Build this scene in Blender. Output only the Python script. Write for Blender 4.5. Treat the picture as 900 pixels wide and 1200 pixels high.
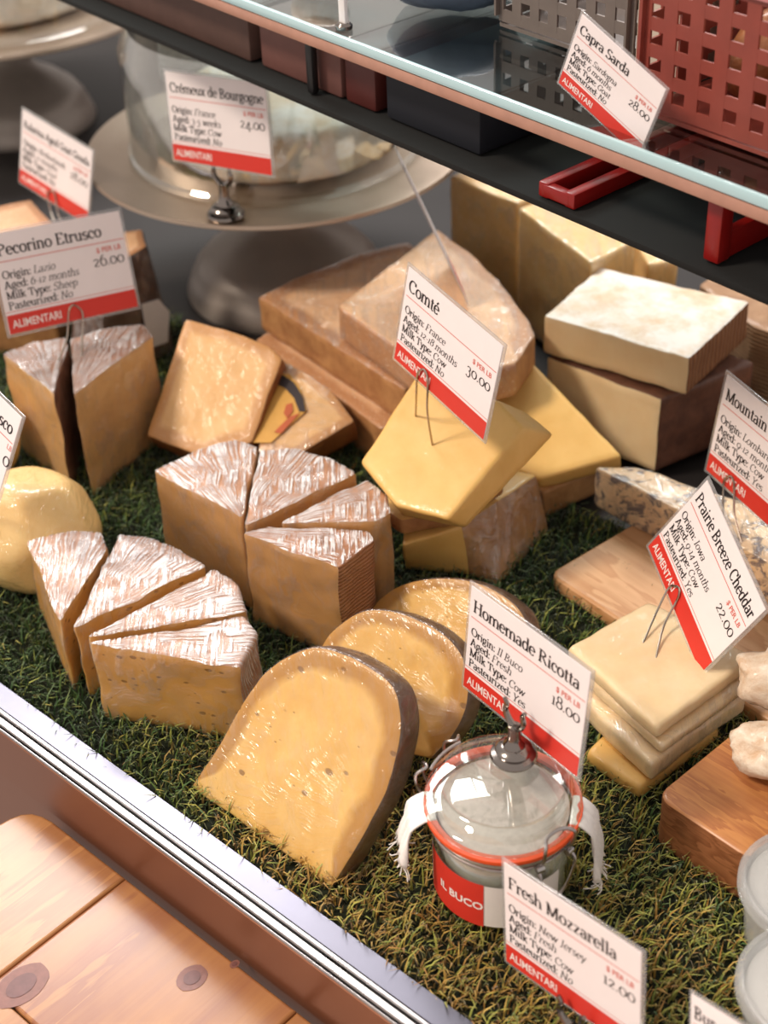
import bpy, bmesh, math, random
import numpy as np
from mathutils import Vector, Matrix, noise
random.seed(7)
rng = np.random.default_rng(7)
scene = bpy.context.scene
for o in list(bpy.data.objects):
    bpy.data.objects.remove(o, do_unlink=True)

# ------------------------------------------------------------------ camera
FPX, PITCH, CAMH, ROLL = 1850., math.radians(36.5), .88, math.radians(2.5)
F = np.array([0, math.cos(PITCH), -math.sin(PITCH)])
U0 = np.array([0, math.sin(PITCH), math.cos(PITCH)])
R0 = np.array([1., 0, 0])
CU = U0*math.cos(ROLL)+R0*math.sin(ROLL)
CR = R0*math.cos(ROLL)-U0*math.sin(ROLL)
CP = np.array([0, 0, CAMH])
cd = bpy.data.cameras.new('camera')
cam = bpy.data.objects.new('camera', cd)
scene.collection.objects.link(cam)
scene.camera = cam
cd.sensor_fit = 'VERTICAL'
cd.sensor_height = 36.0
cd.lens = FPX/1200*36.0
cd.clip_start = .02
cam.matrix_world = Matrix(((CR[0], CU[0], -F[0], CP[0]), (CR[1], CU[1], -F[1], CP[1]), (CR[2], CU[2], -F[2], CP[2]), (0, 0, 0, 1)))
cd.dof.use_dof = True
cd.dof.focus_distance = 1.17
cd.dof.aperture_fstop = 5.6

# ------------------------------------------------------------------ light
world = bpy.data.worlds.new('world')
scene.world = world
world.use_nodes = True
bg = world.node_tree.nodes['Background']
bg.inputs[0].default_value = (1.0, .90, .83, 1)
bg.inputs[1].default_value = .68
sd = bpy.data.lights.new('sun', 'SUN')
sun = bpy.data.objects.new('sun', sd)
scene.collection.objects.link(sun)
sd.energy = 2.4
sd.angle = math.radians(10)
sd.color = (1.0, .87, .72)
sun.rotation_euler = Vector((.80, .16, -.95)).to_track_quat('-Z', 'Y').to_euler()
ad = bpy.data.lights.new('added_back_light', 'AREA')  # unseen light added behind the case for white glints on the film
al = bpy.data.objects.new('added_back_light', ad)
scene.collection.objects.link(al)
ad.shape = 'RECTANGLE'
ad.size, ad.size_y = 1.6, .5
ad.energy = 50
ad.color = (1.0, .95, .92)
al.location = (-.25, 2.35, 1.55)
al.rotation_euler = Vector((.12, -1.25, -1.4)).to_track_quat('-Z', 'Y').to_euler()
vs = scene.view_settings
vs.view_transform = 'Standard'
vs.look = 'None'
vs.exposure = 0.06
vs.gamma = 1.0
vs.use_curve_mapping = False

# ------------------------------------------------------------------ pixel helpers
def ray(u, v):
    return F+(u-450)/FPX*CR-(v-600)/FPX*CU
def un(u, v, z=0.):
    d = ray(u, v)
    return CP+d*((z-CAMH)/d[2])
def onplane(u, v, P, n):
    d = ray(u, v)
    return CP+d*(np.dot(np.asarray(P)-CP, n)/np.dot(d, n))
def nrm(v):
    v = np.asarray(v, float)
    return v/np.linalg.norm(v)

# ------------------------------------------------------------------ material helpers
def lin(h):
    h = h.lstrip('#')
    c = [int(h[i:i+2], 16)/255 for i in (0, 2, 4)]
    return tuple((x/12.92 if x <= .04045 else ((x+.055)/1.055)**2.4) for x in c)+(1.,)
class NT:
    def __init__(s, name):
        s.m = bpy.data.materials.new(name)
        s.m.use_nodes = True
        s.t = s.m.node_tree
        s.t.nodes.clear()
        s.out = s.t.nodes.new('ShaderNodeOutputMaterial')
    def n(s, typ, **kw):
        nd = s.t.nodes.new('ShaderNode'+typ)
        for k, v in kw.items():
            if k.startswith('i_'):
                key = k[2:].replace('_', ' ')
                nd.inputs[key].default_value = v
            else:
                setattr(nd, k, v)
        return nd
    def l(s, a, b):
        s.t.links.new(a, b)
    def coord(s, scale=(1, 1, 1), attr=None, rot=(0, 0, 0)):
        if attr:
            c = s.n('Attribute', attribute_name=attr)
            o = c.outputs['Vector']
        else:
            o = s.n('TexCoord').outputs['Object']
        mp = s.n('Mapping')
        mp.inputs['Scale'].default_value = scale
        mp.inputs['Rotation'].default_value = rot
        s.l(o, mp.inputs['Vector'])
        return mp.outputs['Vector']
    def noise(s, vec, scale, detail=4, rough=.55, dist=0.):
        nd = s.n('TexNoise')
        nd.inputs['Scale'].default_value = scale
        nd.inputs['Detail'].default_value = detail
        nd.inputs['Roughness'].default_value = rough
        nd.inputs['Distortion'].default_value = dist
        s.l(vec, nd.inputs['Vector'])
        return nd.outputs['Fac']
    def ramp(s, fac, stops):
        r = s.n('ValToRGB')
        e = r.color_ramp.elements
        while len(e) < len(stops):
            e.new(.5)
        for i, (p, c) in enumerate(stops):
            e[i].position = p
            e[i].color = c if isinstance(c, tuple) else (c, c, c, 1)
        s.l(fac, r.inputs['Fac'])
        return r.outputs['Color']
    def mix(s, fac, a, b, mode='MIX'):
        m = s.n('Mix', data_type='RGBA', blend_type=mode)
        for inp, v in ((m.inputs['Factor'], fac), (m.inputs['A'], a), (m.inputs['B'], b)):
            if hasattr(v, 'links'):
                s.l(v, inp)
            elif isinstance(v, tuple):
                inp.default_value = v
            else:
                inp.default_value = v
        return m.outputs['Result']
    def math(s, op, a, b=0., c=0.):
        m = s.n('Math', operation=op)
        for i, v in enumerate((a, b, c)):
            if hasattr(v, 'links'):
                s.l(v, m.inputs[i])
            else:
                m.inputs[i].default_value = v
        return m.outputs[0]
    def bump(s, h, strength=.3, dist=.002, normal=None):
        b = s.n('Bump')
        b.inputs['Strength'].default_value = strength
        b.inputs['Distance'].default_value = dist
        s.l(h, b.inputs['Height'])
        if normal:
            s.l(normal, b.inputs['Normal'])
        return b.outputs['Normal']
    def bsdf(s, col=None, rough=.5, normal=None, **kw):
        p = s.n('BsdfPrincipled')
        if col is not None:
            if hasattr(col, 'links'):
                s.l(col, p.inputs['Base Color'])
            else:
                p.inputs['Base Color'].default_value = col
        if hasattr(rough, 'links'):
            s.l(rough, p.inputs['Roughness'])
        else:
            p.inputs['Roughness'].default_value = rough
        if normal:
            s.l(normal, p.inputs['Normal'])
        for k, v in kw.items():
            key = k.replace('_', ' ')
            if hasattr(v, 'links'):
                s.l(v, p.inputs[key])
            else:
                p.inputs[key].default_value = v
        s.l(p.outputs[0], s.out.inputs['Surface'])
        return p
MAT = {}
def plain(name, col, rough=.5, var=.12, scale=60, **kw):
    if name in MAT:
        return MAT[name]
    t = NT(name)
    v = t.coord()
    nz = t.noise(v, scale)
    c = lin(col)
    d = tuple(x*(1-var*2.2) for x in c[:3])+(1,)
    t.bsdf(t.mix(nz, d, tuple(min(1, x*(1+var)) for x in c[:3])+(1,)), rough, t.bump(nz, .08, .001), **kw)
    MAT[name] = t.m
    return t.m
def paste(name, light, dark, eyes=.0, coat=.5, edge=None, mottle=28, wrap=.35, eyescale=90, grit=0):
    """cut cheese paste; eyes = strength of small holes, edge = darker tone towards the rind"""
    t = NT(name)
    v = t.coord()
    n1 = t.noise(v, mottle, 5, .6)
    n2 = t.noise(v, 260, 3, .6)
    col = t.mix(t.ramp(n1, [(.32, 0.), (.68, 1.)]), lin(dark), lin(light))
    col = t.mix(t.math('MULTIPLY', n2, .22), col, lin(dark))
    fib = t.noise(t.coord(scale=(1, 1, .25), rot=(.5, .3, .2)), 120, 4, .7)
    col = t.mix(t.ramp(fib, [(.52, 0.), (.72, .45)]), col, lin(dark))
    col = t.mix(t.ramp(t.noise(v, 9, 3, .6, .6), [(.4, 0.), (.7, .35)]), col, tuple(x*.82 for x in lin(dark)[:3])+(1,))
    if edge:
        a = t.n('Attribute', attribute_name='edge')
        ef = t.ramp(t.math('ADD', a.outputs['Fac'], t.math('MULTIPLY', n1, .25)), [(.90, 0.), (1.24, .85)])
        col = t.mix(ef, col, lin(edge))
    h = t.math('MULTIPLY', n2, .25)
    if grit:
        n3 = t.noise(v, 420, 2, .5)
        col = t.mix(t.ramp(n3, [(.62, 0.), (.70, grit)]), col, (1, .93, .8, 1))
    if eyes:
        vo = t.n('TexVoronoi', feature='F1')
        vo.inputs['Scale'].default_value = eyescale
        vd = t.coord(scale=(1, 1, 1.7))
        t.l(vd, vo.inputs['Vector'])
        sep = t.n('SeparateColor')
        t.l(vo.outputs['Color'], sep.inputs[0])
        size = t.ramp(sep.outputs[0], [(.55, 0.), (1.0, .30*eyes)])
        hole = t.math('LESS_THAN', vo.outputs['Distance'], size)
        soft = t.ramp(t.math('SUBTRACT', vo.outputs['Distance'], size), [(0., 1.), (.09, 0.)])
        col = t.mix(t.math('MULTIPLY', soft, .75), col, lin('#7c5426'))
        h = t.math('SUBTRACT', h, t.math('MULTIPLY', soft, 1.2))
    # plastic wrap: slightly wavy clear coat
    w = t.noise(t.coord(scale=(1, .35, 1.6), rot=(.4, .2, .6)), 55, 3, .5, .8)
    w2 = t.noise(t.coord(scale=(1, .12, .7), rot=(.9, .5, -.4)), 190, 3, .6, .3)
    w = t.math('ADD', w, t.math('MULTIPLY', t.ramp(w2, [(.5, 0.), (.68, 1.)]), .35))
    cn = t.bump(w, wrap, .004)
    p = t.bsdf(col, .48, t.bump(h, .35, .0012), Coat_Weight=coat, Coat_Roughness=.12)
    t.l(cn, p.inputs['Coat Normal'])
    p.inputs['Subsurface Weight'].default_value = .12
    p.inputs['Subsurface Radius'].default_value = (.010, .006, .003)
    p.inputs['Subsurface Scale'].default_value = 1.0
    MAT[name] = t.m
    return t.m
def rind(name, light, dark, rib=0., coat=.3, scale=45, ribrot=(0, 0, 0), bloom=None):
    t = NT(name)
    v = t.coord()
    n1 = t.noise(v, scale, 6, .65, .4)
    n2 = t.noise(v, 300, 3, .6)
    col = t.mix(t.ramp(n1, [(.3, 0.), (.7, 1.)]), lin(dark), lin(light))
    h = t.math('ADD', n1, t.math('MULTIPLY', n2, .4))
    if bloom:
        nb = t.noise(v, 22, 5, .7)
        col = t.mix(t.ramp(nb, [(.38, 0.), (.58, .92)]), col, lin(bloom))
    if rib:
        wv = t.n('TexWave', wave_type='BANDS', bands_direction='Z')
        wv.inputs['Scale'].default_value = rib
        wv.inputs['Distortion'].default_value = 1.2
        wv.inputs['Detail'].default_value = 2
        t.l(t.coord(rot=ribrot), wv.inputs['Vector'])
        h = t.math('ADD', h, t.math('MULTIPLY', wv.outputs['Fac'], 1.6))
        col = t.mix(t.math('MULTIPLY', t.ramp(wv.outputs['Fac'], [(.0, 1.), (.5, 0.)]), .55), col, lin(dark))
    w = t.noise(t.coord(scale=(1, .3, 1.2)), 70, 3, .5, .8)
    p = t.bsdf(col, .62, t.bump(h, .6, .0022), Coat_Weight=coat, Coat_Roughness=.16)
    t.l(t.bump(w, .5, .004), p.inputs['Coat Normal'])
    MAT[name] = t.m
    return t.m
def film_mat(name, white=.34, gloss=.30, sc=(420, 14, 1)):
    """cling film pulled tight over a surface: fans of creases"""
    t = NT(name)
    v = t.coord(scale=sc, attr='st')
    obj = t.coord()
    warp = t.noise(obj, 30, 2, .5)
    vm = t.n('VectorMath', operation='ADD')
    t.l(v, vm.inputs[0])
    cx = t.n('CombineXYZ')
    t.l(t.math('MULTIPLY', warp, 7.), cx.inputs[0])
    t.l(cx.outputs[0], vm.inputs[1])
    s1 = t.noise(vm.outputs[0], 1.0, 3, .62, .25)
    patch = t.noise(obj, 30, 4, .65)
    vv = t.coord(scale=(sc[0]*.55, sc[0]*.04, sc[0]*.2), rot=(0, 0, .9))
    s2 = t.noise(vv, 1.0, 3, .62, .35)
    pick = t.ramp(t.noise(obj, 24, 2, .5), [(.47, 0.), (.53, 1.)])
    s1 = t.mix(pick, s1, s2)
    nb = t.bump(s1, .9, .004)
    crease = t.ramp(s1, [(.44, 0.), (.58, 1.)])
    crease = t.math('MULTIPLY', crease, t.ramp(patch, [(.36, .18), (.62, 1.)]))
    tr = t.n('BsdfTransparent')
    gl = t.n('BsdfGlossy')
    gl.inputs['Roughness'].default_value = .2
    t.l(nb, gl.inputs['Normal'])
    df = t.n('BsdfDiffuse')
    df.inputs['Color'].default_value = (.95, .92, .93, 1)
    m1 = t.n('MixShader')
    t.l(t.math('ADD', t.math('MULTIPLY', crease, gloss), .05), m1.inputs[0])
    t.l(tr.outputs[0], m1.inputs[1])
    t.l(gl.outputs[0], m1.inputs[2])
    m2 = t.n('MixShader')
    t.l(t.math('MULTIPLY', crease, white), m2.inputs[0])
    t.l(m1.outputs[0], m2.inputs[1])
    t.l(df.outputs[0], m2.inputs[2])
    t.l(m2.outputs[0], t.out.inputs['Surface'])
    MAT[name] = t.m
    return t.m
def clear_mat(name, fac=.1, tint=(1, 1, 1, 1), rough=.05, milk=0.):
    t = NT(name)
    lw = t.n('LayerWeight')
    lw.inputs['Blend'].default_value = .25
    tr = t.n('BsdfTransparent')
    tr.inputs[0].default_value = tint
    gl = t.n('BsdfGlossy')
    gl.inputs['Roughness'].default_value = rough
    m = t.n('MixShader')
    t.l(t.math('MULTIPLY_ADD', lw.outputs['Facing'], .55, fac), m.inputs[0])
    t.l(tr.outputs[0], m.inputs[1])
    t.l(gl.outputs[0], m.inputs[2])
    last = m
    if milk:
        df = t.n('BsdfDiffuse')
        df.inputs[0].default_value = (.85, .85, .85, 1)
        m2 = t.n('MixShader')
        m2.inputs[0].default_value = milk
        t.l(m.outputs[0], m2.inputs[1])
        t.l(df.outputs[0], m2.inputs[2])
        last = m2
    t.l(last.outputs[0], t.out.inputs['Surface'])
    MAT[name] = t.m
    return t.m
def metal(name, col, rough=.25, brushed=0.):
    t = NT(name)
    v = t.coord(scale=(3, 200, 200))
    nz = t.noise(v, 4, 4)
    smudge = t.noise(t.coord(), 25, 4, .6)
    r = t.math('MULTIPLY_ADD', smudge, .25, rough-.1)
    t.bsdf(lin(col), r, t.bump(nz, brushed, .0006) if brushed else None, Metallic=1.0)
    MAT[name] = t.m
    return t.m
def wood(name, light, dark, axis=0, ring=9., rough=.45, knots=True, coat=.15):
    t = NT(name)
    sc = [34, 34, 34]
    sc[axis] = 2.2
    v = t.coord(scale=tuple(sc))
    n1 = t.noise(v, 1.0, 5, .6, .6)
    sc2 = [260, 260, 260]
    sc2[axis] = 9
    n2 = t.noise(t.coord(scale=tuple(sc2)), 1.0, 3, .6)
    big = t.noise(t.coord(), 9, 3, .5, .5)
    g = t.math('ADD', t.math('MULTIPLY', n1, .55), t.math('MULTIPLY', big, .45))
    g2 = t.math('FRACT', t.math('MULTIPLY', g, ring))
    gr = t.ramp(g2, [(0., .15), (.6, .75), (.9, 1.), (1., .15)])
    col = t.mix(gr, lin(dark), lin(light))
    col = t.mix(t.math('MULTIPLY', n2, .25), col, lin(dark))
    t.bsdf(col, rough, t.bump(n2, .12, .0008), Coat_Weight=coat, Coat_Roughness=.2)
    MAT[name] = t.m
    return t.m

# ------------------------------------------------------------------ object helpers
COL = scene.collection
def mesh_obj(name, verts, faces, mat, parent=None, smooth=True, attrs=None):
    me = bpy.data.meshes.new(name)
    me.from_pydata([tuple(map(float, v)) for v in verts], [], faces)
    if smooth:
        me.polygons.foreach_set('use_smooth', [True]*len(me.polygons))
    if attrs:
        for k, (typ, data) in attrs.items():
            a = me.attributes.new(k, typ, 'POINT')
            a.data.foreach_set('vector' if typ == 'FLOAT_VECTOR' else 'value', np.asarray(data, np.float32).ravel())
    me.materials.append(MAT[mat] if isinstance(mat, str) else mat)
    me.update()
    o = bpy.data.objects.new(name, me)
    COL.objects.link(o)
    if parent:
        o.parent = parent
    return o
def tag(o, label=None, cat=None, group=None, kind=None):
    if label:
        o['label'] = label
    if cat:
        o['category'] = cat
    if group:
        o['group'] = group
    if kind:
        o['kind'] = kind
    return o
def thing(name, label, cat, loc=(0, 0, 0), group=None, rot=None):
    e = bpy.data.objects.new(name, None)
    COL.objects.link(e)
    e.empty_display_size = .02
    if rot is not None:
        e.matrix_world = Matrix.Translation(Vector(loc)) @ rot.to_4x4()
    else:
        e.location = Vector(loc)
    tag(e, label, cat, group)
    return e
class MB:
    def __init__(s):
        s.v = []
        s.f = []
    def add(s, vs, fs):
        b = len(s.v)
        s.v += [tuple(map(float, p)) for p in vs]
        s.f += [tuple(b+i for i in q) for q in fs]
        return s
    def box(s, c, sz, ax=None, bev=0.):
        ax = np.eye(3) if ax is None else np.asarray(ax, float)
        c = np.asarray(c, float)
        h = np.asarray(sz, float)/2
        bm = bmesh.new()
        bmesh.ops.create_cube(bm, size=2.)
        for v in bm.verts:
            v.co = Vector((v.co.x*h[0], v.co.y*h[1], v.co.z*h[2]))
        if bev:
            bmesh.ops.bevel(bm, geom=list(bm.edges), offset=min(bev, h.min()*.9), segments=2, affect='EDGES', profile=.5)
        bm.verts.index_update()
        vs_ = [c+v.co.x*ax[0]+v.co.y*ax[1]+v.co.z*ax[2] for v in bm.verts]
        s.add(vs_, [[v.index for v in f.verts] for f in bm.faces])
        bm.free()
        return s
    def lathe(s, prof, c=(0, 0, 0), n=48, cap=True):
        c = np.asarray(c, float)
        vs_, fs = [], []
        for r, z in prof:
            for k in range(n):
                a = 2*math.pi*k/n
                vs_.append(c+np.array([r*math.cos(a), r*math.sin(a), z]))
        m = len(prof)
        for i in range(m-1):
            for k in range(n):
                k2 = (k+1) % n
                fs.append((i*n+k, i*n+k2, (i+1)*n+k2, (i+1)*n+k))
        if cap:
            if prof[0][0] > 1e-4:
                fs.append(tuple(range(n-1, -1, -1)))
            if prof[-1][0] > 1e-4:
                fs.append(tuple((m-1)*n+k for k in range(n)))
        return s.add(vs_, fs)
    def tube(s, pts, r, n=8, closed=False):
        P = [np.asarray(p, float) for p in pts]
        m = len(P)
        vs_, fs = [], []
        prev = None
        for i in range(m):
            a = P[(i-1) % m] if (closed or i > 0) else P[i]
            b = P[(i+1) % m] if (closed or i < m-1) else P[i]
            t = nrm(b-a)
            if prev is None:
                x = np.cross(t, [0, 0, 1.]) if abs(t[2]) < .9 else np.cross(t, [1., 0, 0])
            else:
                x = prev-np.dot(prev, t)*t
            x = nrm(x)
            prev = x
            y = np.cross(t, x)
            rr = r[i] if hasattr(r, '__len__') else r
            for k in range(n):
                an = 2*math.pi*k/n
                vs_.append(P[i]+rr*(math.cos(an)*x+math.sin(an)*y))
        for i in range(m if closed else m-1):
            j = (i+1) % m
            for k in range(n):
                k2 = (k+1) % n
                fs.append((i*n+k, i*n+k2, j*n+k2, j*n+k))
        if not closed:
            fs.append(tuple(range(n-1, -1, -1)))
            fs.append(tuple((m-1)*n+k for k in range(n)))
        return s.add(vs_, fs)
    def build(s, name, mat, parent=None, smooth=True, auto=True):
        o = mesh_obj(name, s.v, s.f, mat, parent, smooth)
        if smooth and auto:
            o.data.set_sharp_from_angle(angle=math.radians(38))
        return o
def spline(pts, n=8, closed=False):
    P = [np.asarray(p, float) for p in pts]
    m = len(P)
    out = []
    for i in range(m if closed else m-1):
        p0 = P[(i-1) % m] if (closed or i > 0) else P[i]
        p1, p2 = P[i], P[(i+1) % m]
        p3 = P[(i+2) % m] if (closed or i < m-2) else p2
        for k in range(n):
            t = k/n
            out.append(.5*((2*p1)+(-p0+p2)*t+(2*p0-5*p1+4*p2-p3)*t*t+(-p0+3*p1-3*p2+p3)*t**3))
    if not closed:
        out.append(P[-1])
    return out

def weights(P, res, r):
    n = len(P)
    rows, tags = [], []
    L = [np.linalg.norm(P[(i+1) % n]-P[i]) for i in range(n)]
    for i in range(n):
        j, h = (i+1) % n, (i-1) % n
        a0 = min(.35, r/L[i])
        ah = min(.35, r/L[h])
        w = np.zeros(n)                      # rounded corner
        w[h] += .25*ah
        w[i] += .25*(1-ah)+.5+.25*(1-a0)
        w[j] += .25*a0
        rows.append(w)
        tags.append(i)
        k = max(1, int(math.ceil(L[i]*(1-2*a0)/res)))
        for q in range(k+1):
            t = a0+(1-2*a0)*q/k
            w = np.zeros(n)
            w[i] += 1-t
            w[j] += t
            rows.append(w)
            tags.append(i)
    return np.array(rows), tags

def cheese(name, label, cat, top, bot, side, mats, cap='paste', base='rind', film=(), res=.006, r=.003, amp=.0010,
           nscale=30., group=None, film_mat_='film', apex=0, seed=0, bulge=0.):
    """solid with a top and a bottom outline; side[i] names the surface of edge i; mats maps surface -> material"""
    top = np.array(top, float)
    bot = np.array(bot, float)
    n = len(top)
    if isinstance(side, str):
        side = [side]*n
    W, tg = weights(top, res, r)
    T, B = W@top, W@bot
    N = len(T)
    tc, bc = T.mean(0), B.mean(0)
    height = np.linalg.norm(T-B, axis=1).mean()
    loc = B.mean(0)
    loc[2] = min(B[:, 2].min(), T[:, 2].min())
    rad = np.linalg.norm(T-tc, axis=1).mean()
    nr = max(3, int(rad/res))
    rows, faces, ftag, iscap = [], [], [], []
    edgev = []
    def inward(P, c, d):
        q = c-P
        l = np.linalg.norm(q, axis=1, keepdims=True)
        return P+q/l*np.minimum(d, .6*l)
    ax = (B-T)/np.linalg.norm(B-T, axis=1, keepdims=True)
    ew = np.array([1. if side[q] != 'paste' else .25 for q in tg])
    if ew.max() > ew.min():
        for _ in range(6):
            ew = (np.roll(ew, 1)+ew+np.roll(ew, -1))/3
    cap_edge = inward(T, tc, r)
    for k in range(1, nr+1):
        s_ = k/nr
        rows.append(tc+(cap_edge-tc)*s_)
        edgev += list(s_*ew)
    rows.append(inward(T, tc, .3*r)+ax*.3*r)
    rows.append(T+ax*r)
    edgev += [1.]*(2*N)
    capr = nr+1                                  # cap surface goes to this row
    nz = max(2, int(height/res))
    outd = (T-tc)/np.linalg.norm(T-tc, axis=1, keepdims=True)
    for k in range(1, nz):
        t = k/nz
        rows.append(T+ax*r+(B-ax*r-T-ax*r)*t+outd*bulge*math.sin(math.pi*t))
        edgev += [1.]*N
    rows.append(B-ax*r)
    rows.append(inward(B, bc, .7*r)-ax*.3*r)
    rows.append(inward(B, bc, r*1.4))
    edgev += [1.]*(3*N)
    V = np.vstack([tc[None]]+rows+[bc[None]])
    edgev = np.array([0.]+edgev+[1.])
    nrow = len(rows)
    idx = lambda q, k: 1+q*N+(k % N)
    last = len(V)-1
    for k in range(N):
        faces.append((0, idx(0, k), idx(0, k+1)))
        ftag.append(cap)
        iscap.append(True)
        faces.append((last, idx(nrow-1, k+1), idx(nrow-1, k)))
        ftag.append(base)
        iscap.append(False)
    for q in range(nrow-1):
        for k in range(N):
            faces.append((idx(q, k), idx(q+1, k), idx(q+1, k+1), idx(q, k+1)))
            st = side[tg[k]]
            ftag.append(cap if q < capr-1 else (base if q >= nrow-2 else st))
            iscap.append(q < capr-1)
    # orientation: make normals point outward
    a, b, c = V[0], V[idx(0, 0)], V[idx(0, 1)]
    if np.dot(np.cross(b-a, c-a), tc-bc) < 0:
        faces = [f[::-1] for f in faces]
    off = Vector((seed*3.1, seed*1.7, seed*.9))
    mid = (tc+bc)/2
    if amp:
        for i in range(len(V)):
            p = Vector(V[i])
            d = noise.noise_vector(p*nscale+off)+.5*noise.noise_vector(p*nscale*2.7+off)
            V[i] += np.array(d)*amp
    V[:, 2] = np.maximum(V[:, 2], loc[2])
    # film direction field
    ap = top[apex]
    e_x = nrm(tc-ap)
    nn = nrm(np.cross(top[1]-top[0], top[2]-top[0]))
    e_y = np.cross(nn, e_x)
    q = V-ap
    px, py = q@e_x, q@e_y
    rr = np.sqrt(px**2+py**2)+1e-6
    st = np.stack([np.arctan2(py, px+.012)*.09+.12*(q@nn), rr, q@nn], 1)
    root = thing(name, label, cat, loc, group)
    Vl = V-loc
    for surf in dict.fromkeys(ftag):
        ids = [i for i, t in enumerate(ftag) if t == surf]
        used = sorted({v for i in ids for v in faces[i]})
        mp = {v: k for k, v in enumerate(used)}
        mesh_obj({'paste': 'cheese_paste', 'bloom': 'bloomy_rind'}.get(surf, surf), Vl[used], [tuple(mp[v] for v in faces[i]) for i in ids], mats[surf], root,
                 attrs={'edge': ('FLOAT', edgev[used]), 'st': ('FLOAT_VECTOR', st[used])})
    if film:
        tm = bpy.data.meshes.new('tmp')
        tm.from_pydata([tuple(v) for v in Vl], [], faces)
        vn = np.empty(len(Vl)*3)
        tm.vertex_normals.foreach_get('vector', vn)
        vn = vn.reshape(-1, 3)
        bpy.data.meshes.remove(tm)
        main = [i for i, t in enumerate(ftag) if t in film or ('cap' in film and iscap[i])]
        sets = [(main, film_mat_)]
        if 'faint' in film:
            ms = set(main)
            sets.append(([i for i, t in enumerate(ftag) if t == 'paste' and i not in ms], 'film_soft'))
        for ids, fm_ in sets:
            used = sorted({v for i in ids for v in faces[i]})
            mp = {v: k for k, v in enumerate(used)}
            mesh_obj('cling_film', (Vl+vn*.0008)[used], [tuple(mp[v] for v in faces[i]) for i in ids], fm_, root,
                     attrs={'st': ('FLOAT_VECTOR', st[used])})
    return root
def upright(pix, z, z0=.003, grow=1.0):
    T = np.array([un(u, v, z) for u, v in pix])
    B = T.copy()
    B[:, 2] = z0
    return T, B
def tilted(pix, anchor, n, th):
    n = nrm(n)
    P = un(*anchor)
    T = np.array([onplane(u, v, P, n) for u, v in pix])
    return T, T-n*th

# ------------------------------------------------------------------ materials
film_mat('film', .80, .8, (760, 16, 1))
film_mat('film_faint', .03, .07, (260, 12, 1))
film_mat('film_mid', .35, .5, (560, 16, 1))
film_mat('film_soft', .08, .18, (260, 12, 1))
paste('tomme_paste', '#f0c97c', '#e0b060', eyes=.9, edge='#c08a45', eyescale=100)
paste('firm_paste', '#eecb90', '#dfb474', edge='#c08a52', mottle=20)
paste('sheep_paste', '#f0cd98', '#e0b67c', edge='#c89862', mottle=18)
paste('halfround_paste', '#efc67c', '#e0ae5c', eyes=.6, edge='#b07a30', eyescale=62, coat=.3, wrap=.3)
paste('comte_paste', '#eec47a', '#e0b060', mottle=16, coat=.22, wrap=.2)
paste('alpine_paste', '#f0c8a0', '#dfae84', grit=.5, mottle=24, edge='#b98258')
paste('gouda_paste', '#ecc086', '#deac6c', mottle=16, edge='#c48c54', grit=.15)
paste('parm_paste', '#f3d092', '#e8bc78', grit=.35, mottle=30)
paste('brick_paste', '#f8dfb4', '#f0cf9e', mottle=22, coat=.3)
paste('cheddar_paste', '#f8e2bc', '#efd0a0', mottle=20, coat=.35)
paste('pale_paste', '#eccb8c', '#dcb472', mottle=14, coat=.9, wrap=.9)
rind('tomme_rind', '#c09478', '#94684f')
rind('firm_rind', '#b98159', '#96603b', rib=85)
rind('cut_rind', '#c3906a', '#9c6a4a')
rind('sheep_rind', '#9c7157', '#6d4a38')
rind('half_rind', '#6a4626', '#402814', coat=.6)
rind('comte_rind', '#b98a58', '#8f6238')
rind('alpine_rind', '#c9945f', '#a06a40')
rind('gouda_rind', '#a5683a', '#7c4724')
rind('brick_rind', '#b9825a', '#7d4c32', rib=0)
rind('brick_top', '#f3dfc4', '#e0bd96', bloom='#fbf3ea', coat=.15, scale=60)
rind('dark_rind', '#7c4f3a', '#4d2f25')
rind('tan_rind', '#c29a72', '#99704d', rib=70)
rind('white_rind', '#f3e9da', '#c9a27c', coat=.35, scale=55)
rind('leaf_dark', '#6b4a3c', '#2f211e', coat=.8, scale=40)
t = NT('ribbed_rind')                             # grooves running down the side of the washed-rind brick
v = t.coord()
n1 = t.noise(v, 50, 5, .65)
wv = t.n('TexWave', wave_type='BANDS', bands_direction='X')
wv.inputs['Scale'].default_value = 42
wv.inputs['Distortion'].default_value = 2.5
wv.inputs['Detail'].default_value = 2
t.l(t.coord(rot=(0, 0, math.radians(-38))), wv.inputs['Vector'])
col = t.mix(n1, lin('#85502f'), lin('#b8835a'))
col = t.mix(t.math('MULTIPLY', t.ramp(wv.outputs['Fac'], [(.0, 1.), (.45, 0.)]), .6), col, lin('#5e3320'))
t.bsdf(col, .65, t.bump(t.math('ADD', t.math('MULTIPLY', n1, .6), wv.outputs['Fac']), .8, .003))
MAT['ribbed_rind'] = t.m
t = NT('blue_paste')                              # ivory paste with blue-grey veins
v = t.coord()
n1 = t.noise(v, 26, 6, .65, 1.6)
n2 = t.noise(v, 90, 4, .6, .8)
vein = t.math('MULTIPLY', t.ramp(n1, [(.46, 0.), (.50, 1.), (.56, 1.), (.61, 0.)]), t.ramp(n2, [(.42, 0.), (.56, 1.)]))
col = t.mix(n2, lin('#d9b48c'), lin('#ecd0a8'))
col = t.mix(t.math('MULTIPLY', vein, .88), col, lin('#544f5c'))
t.bsdf(col, .42, t.bump(t.math('SUBTRACT', n2, t.math('MULTIPLY', vein, 1.2)), .4, .002), Coat_Weight=.6, Coat_Roughness=.15)
MAT['blue_paste'] = t.m
metal('steel', '#b8b3b2', .26, .15)
metal('chrome', '#8d8580', .14)
metal('wire', '#b3a89c', .25)
plain('rail_metal', '#6a6a76', .32, .06, 25, Metallic=.75)
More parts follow.
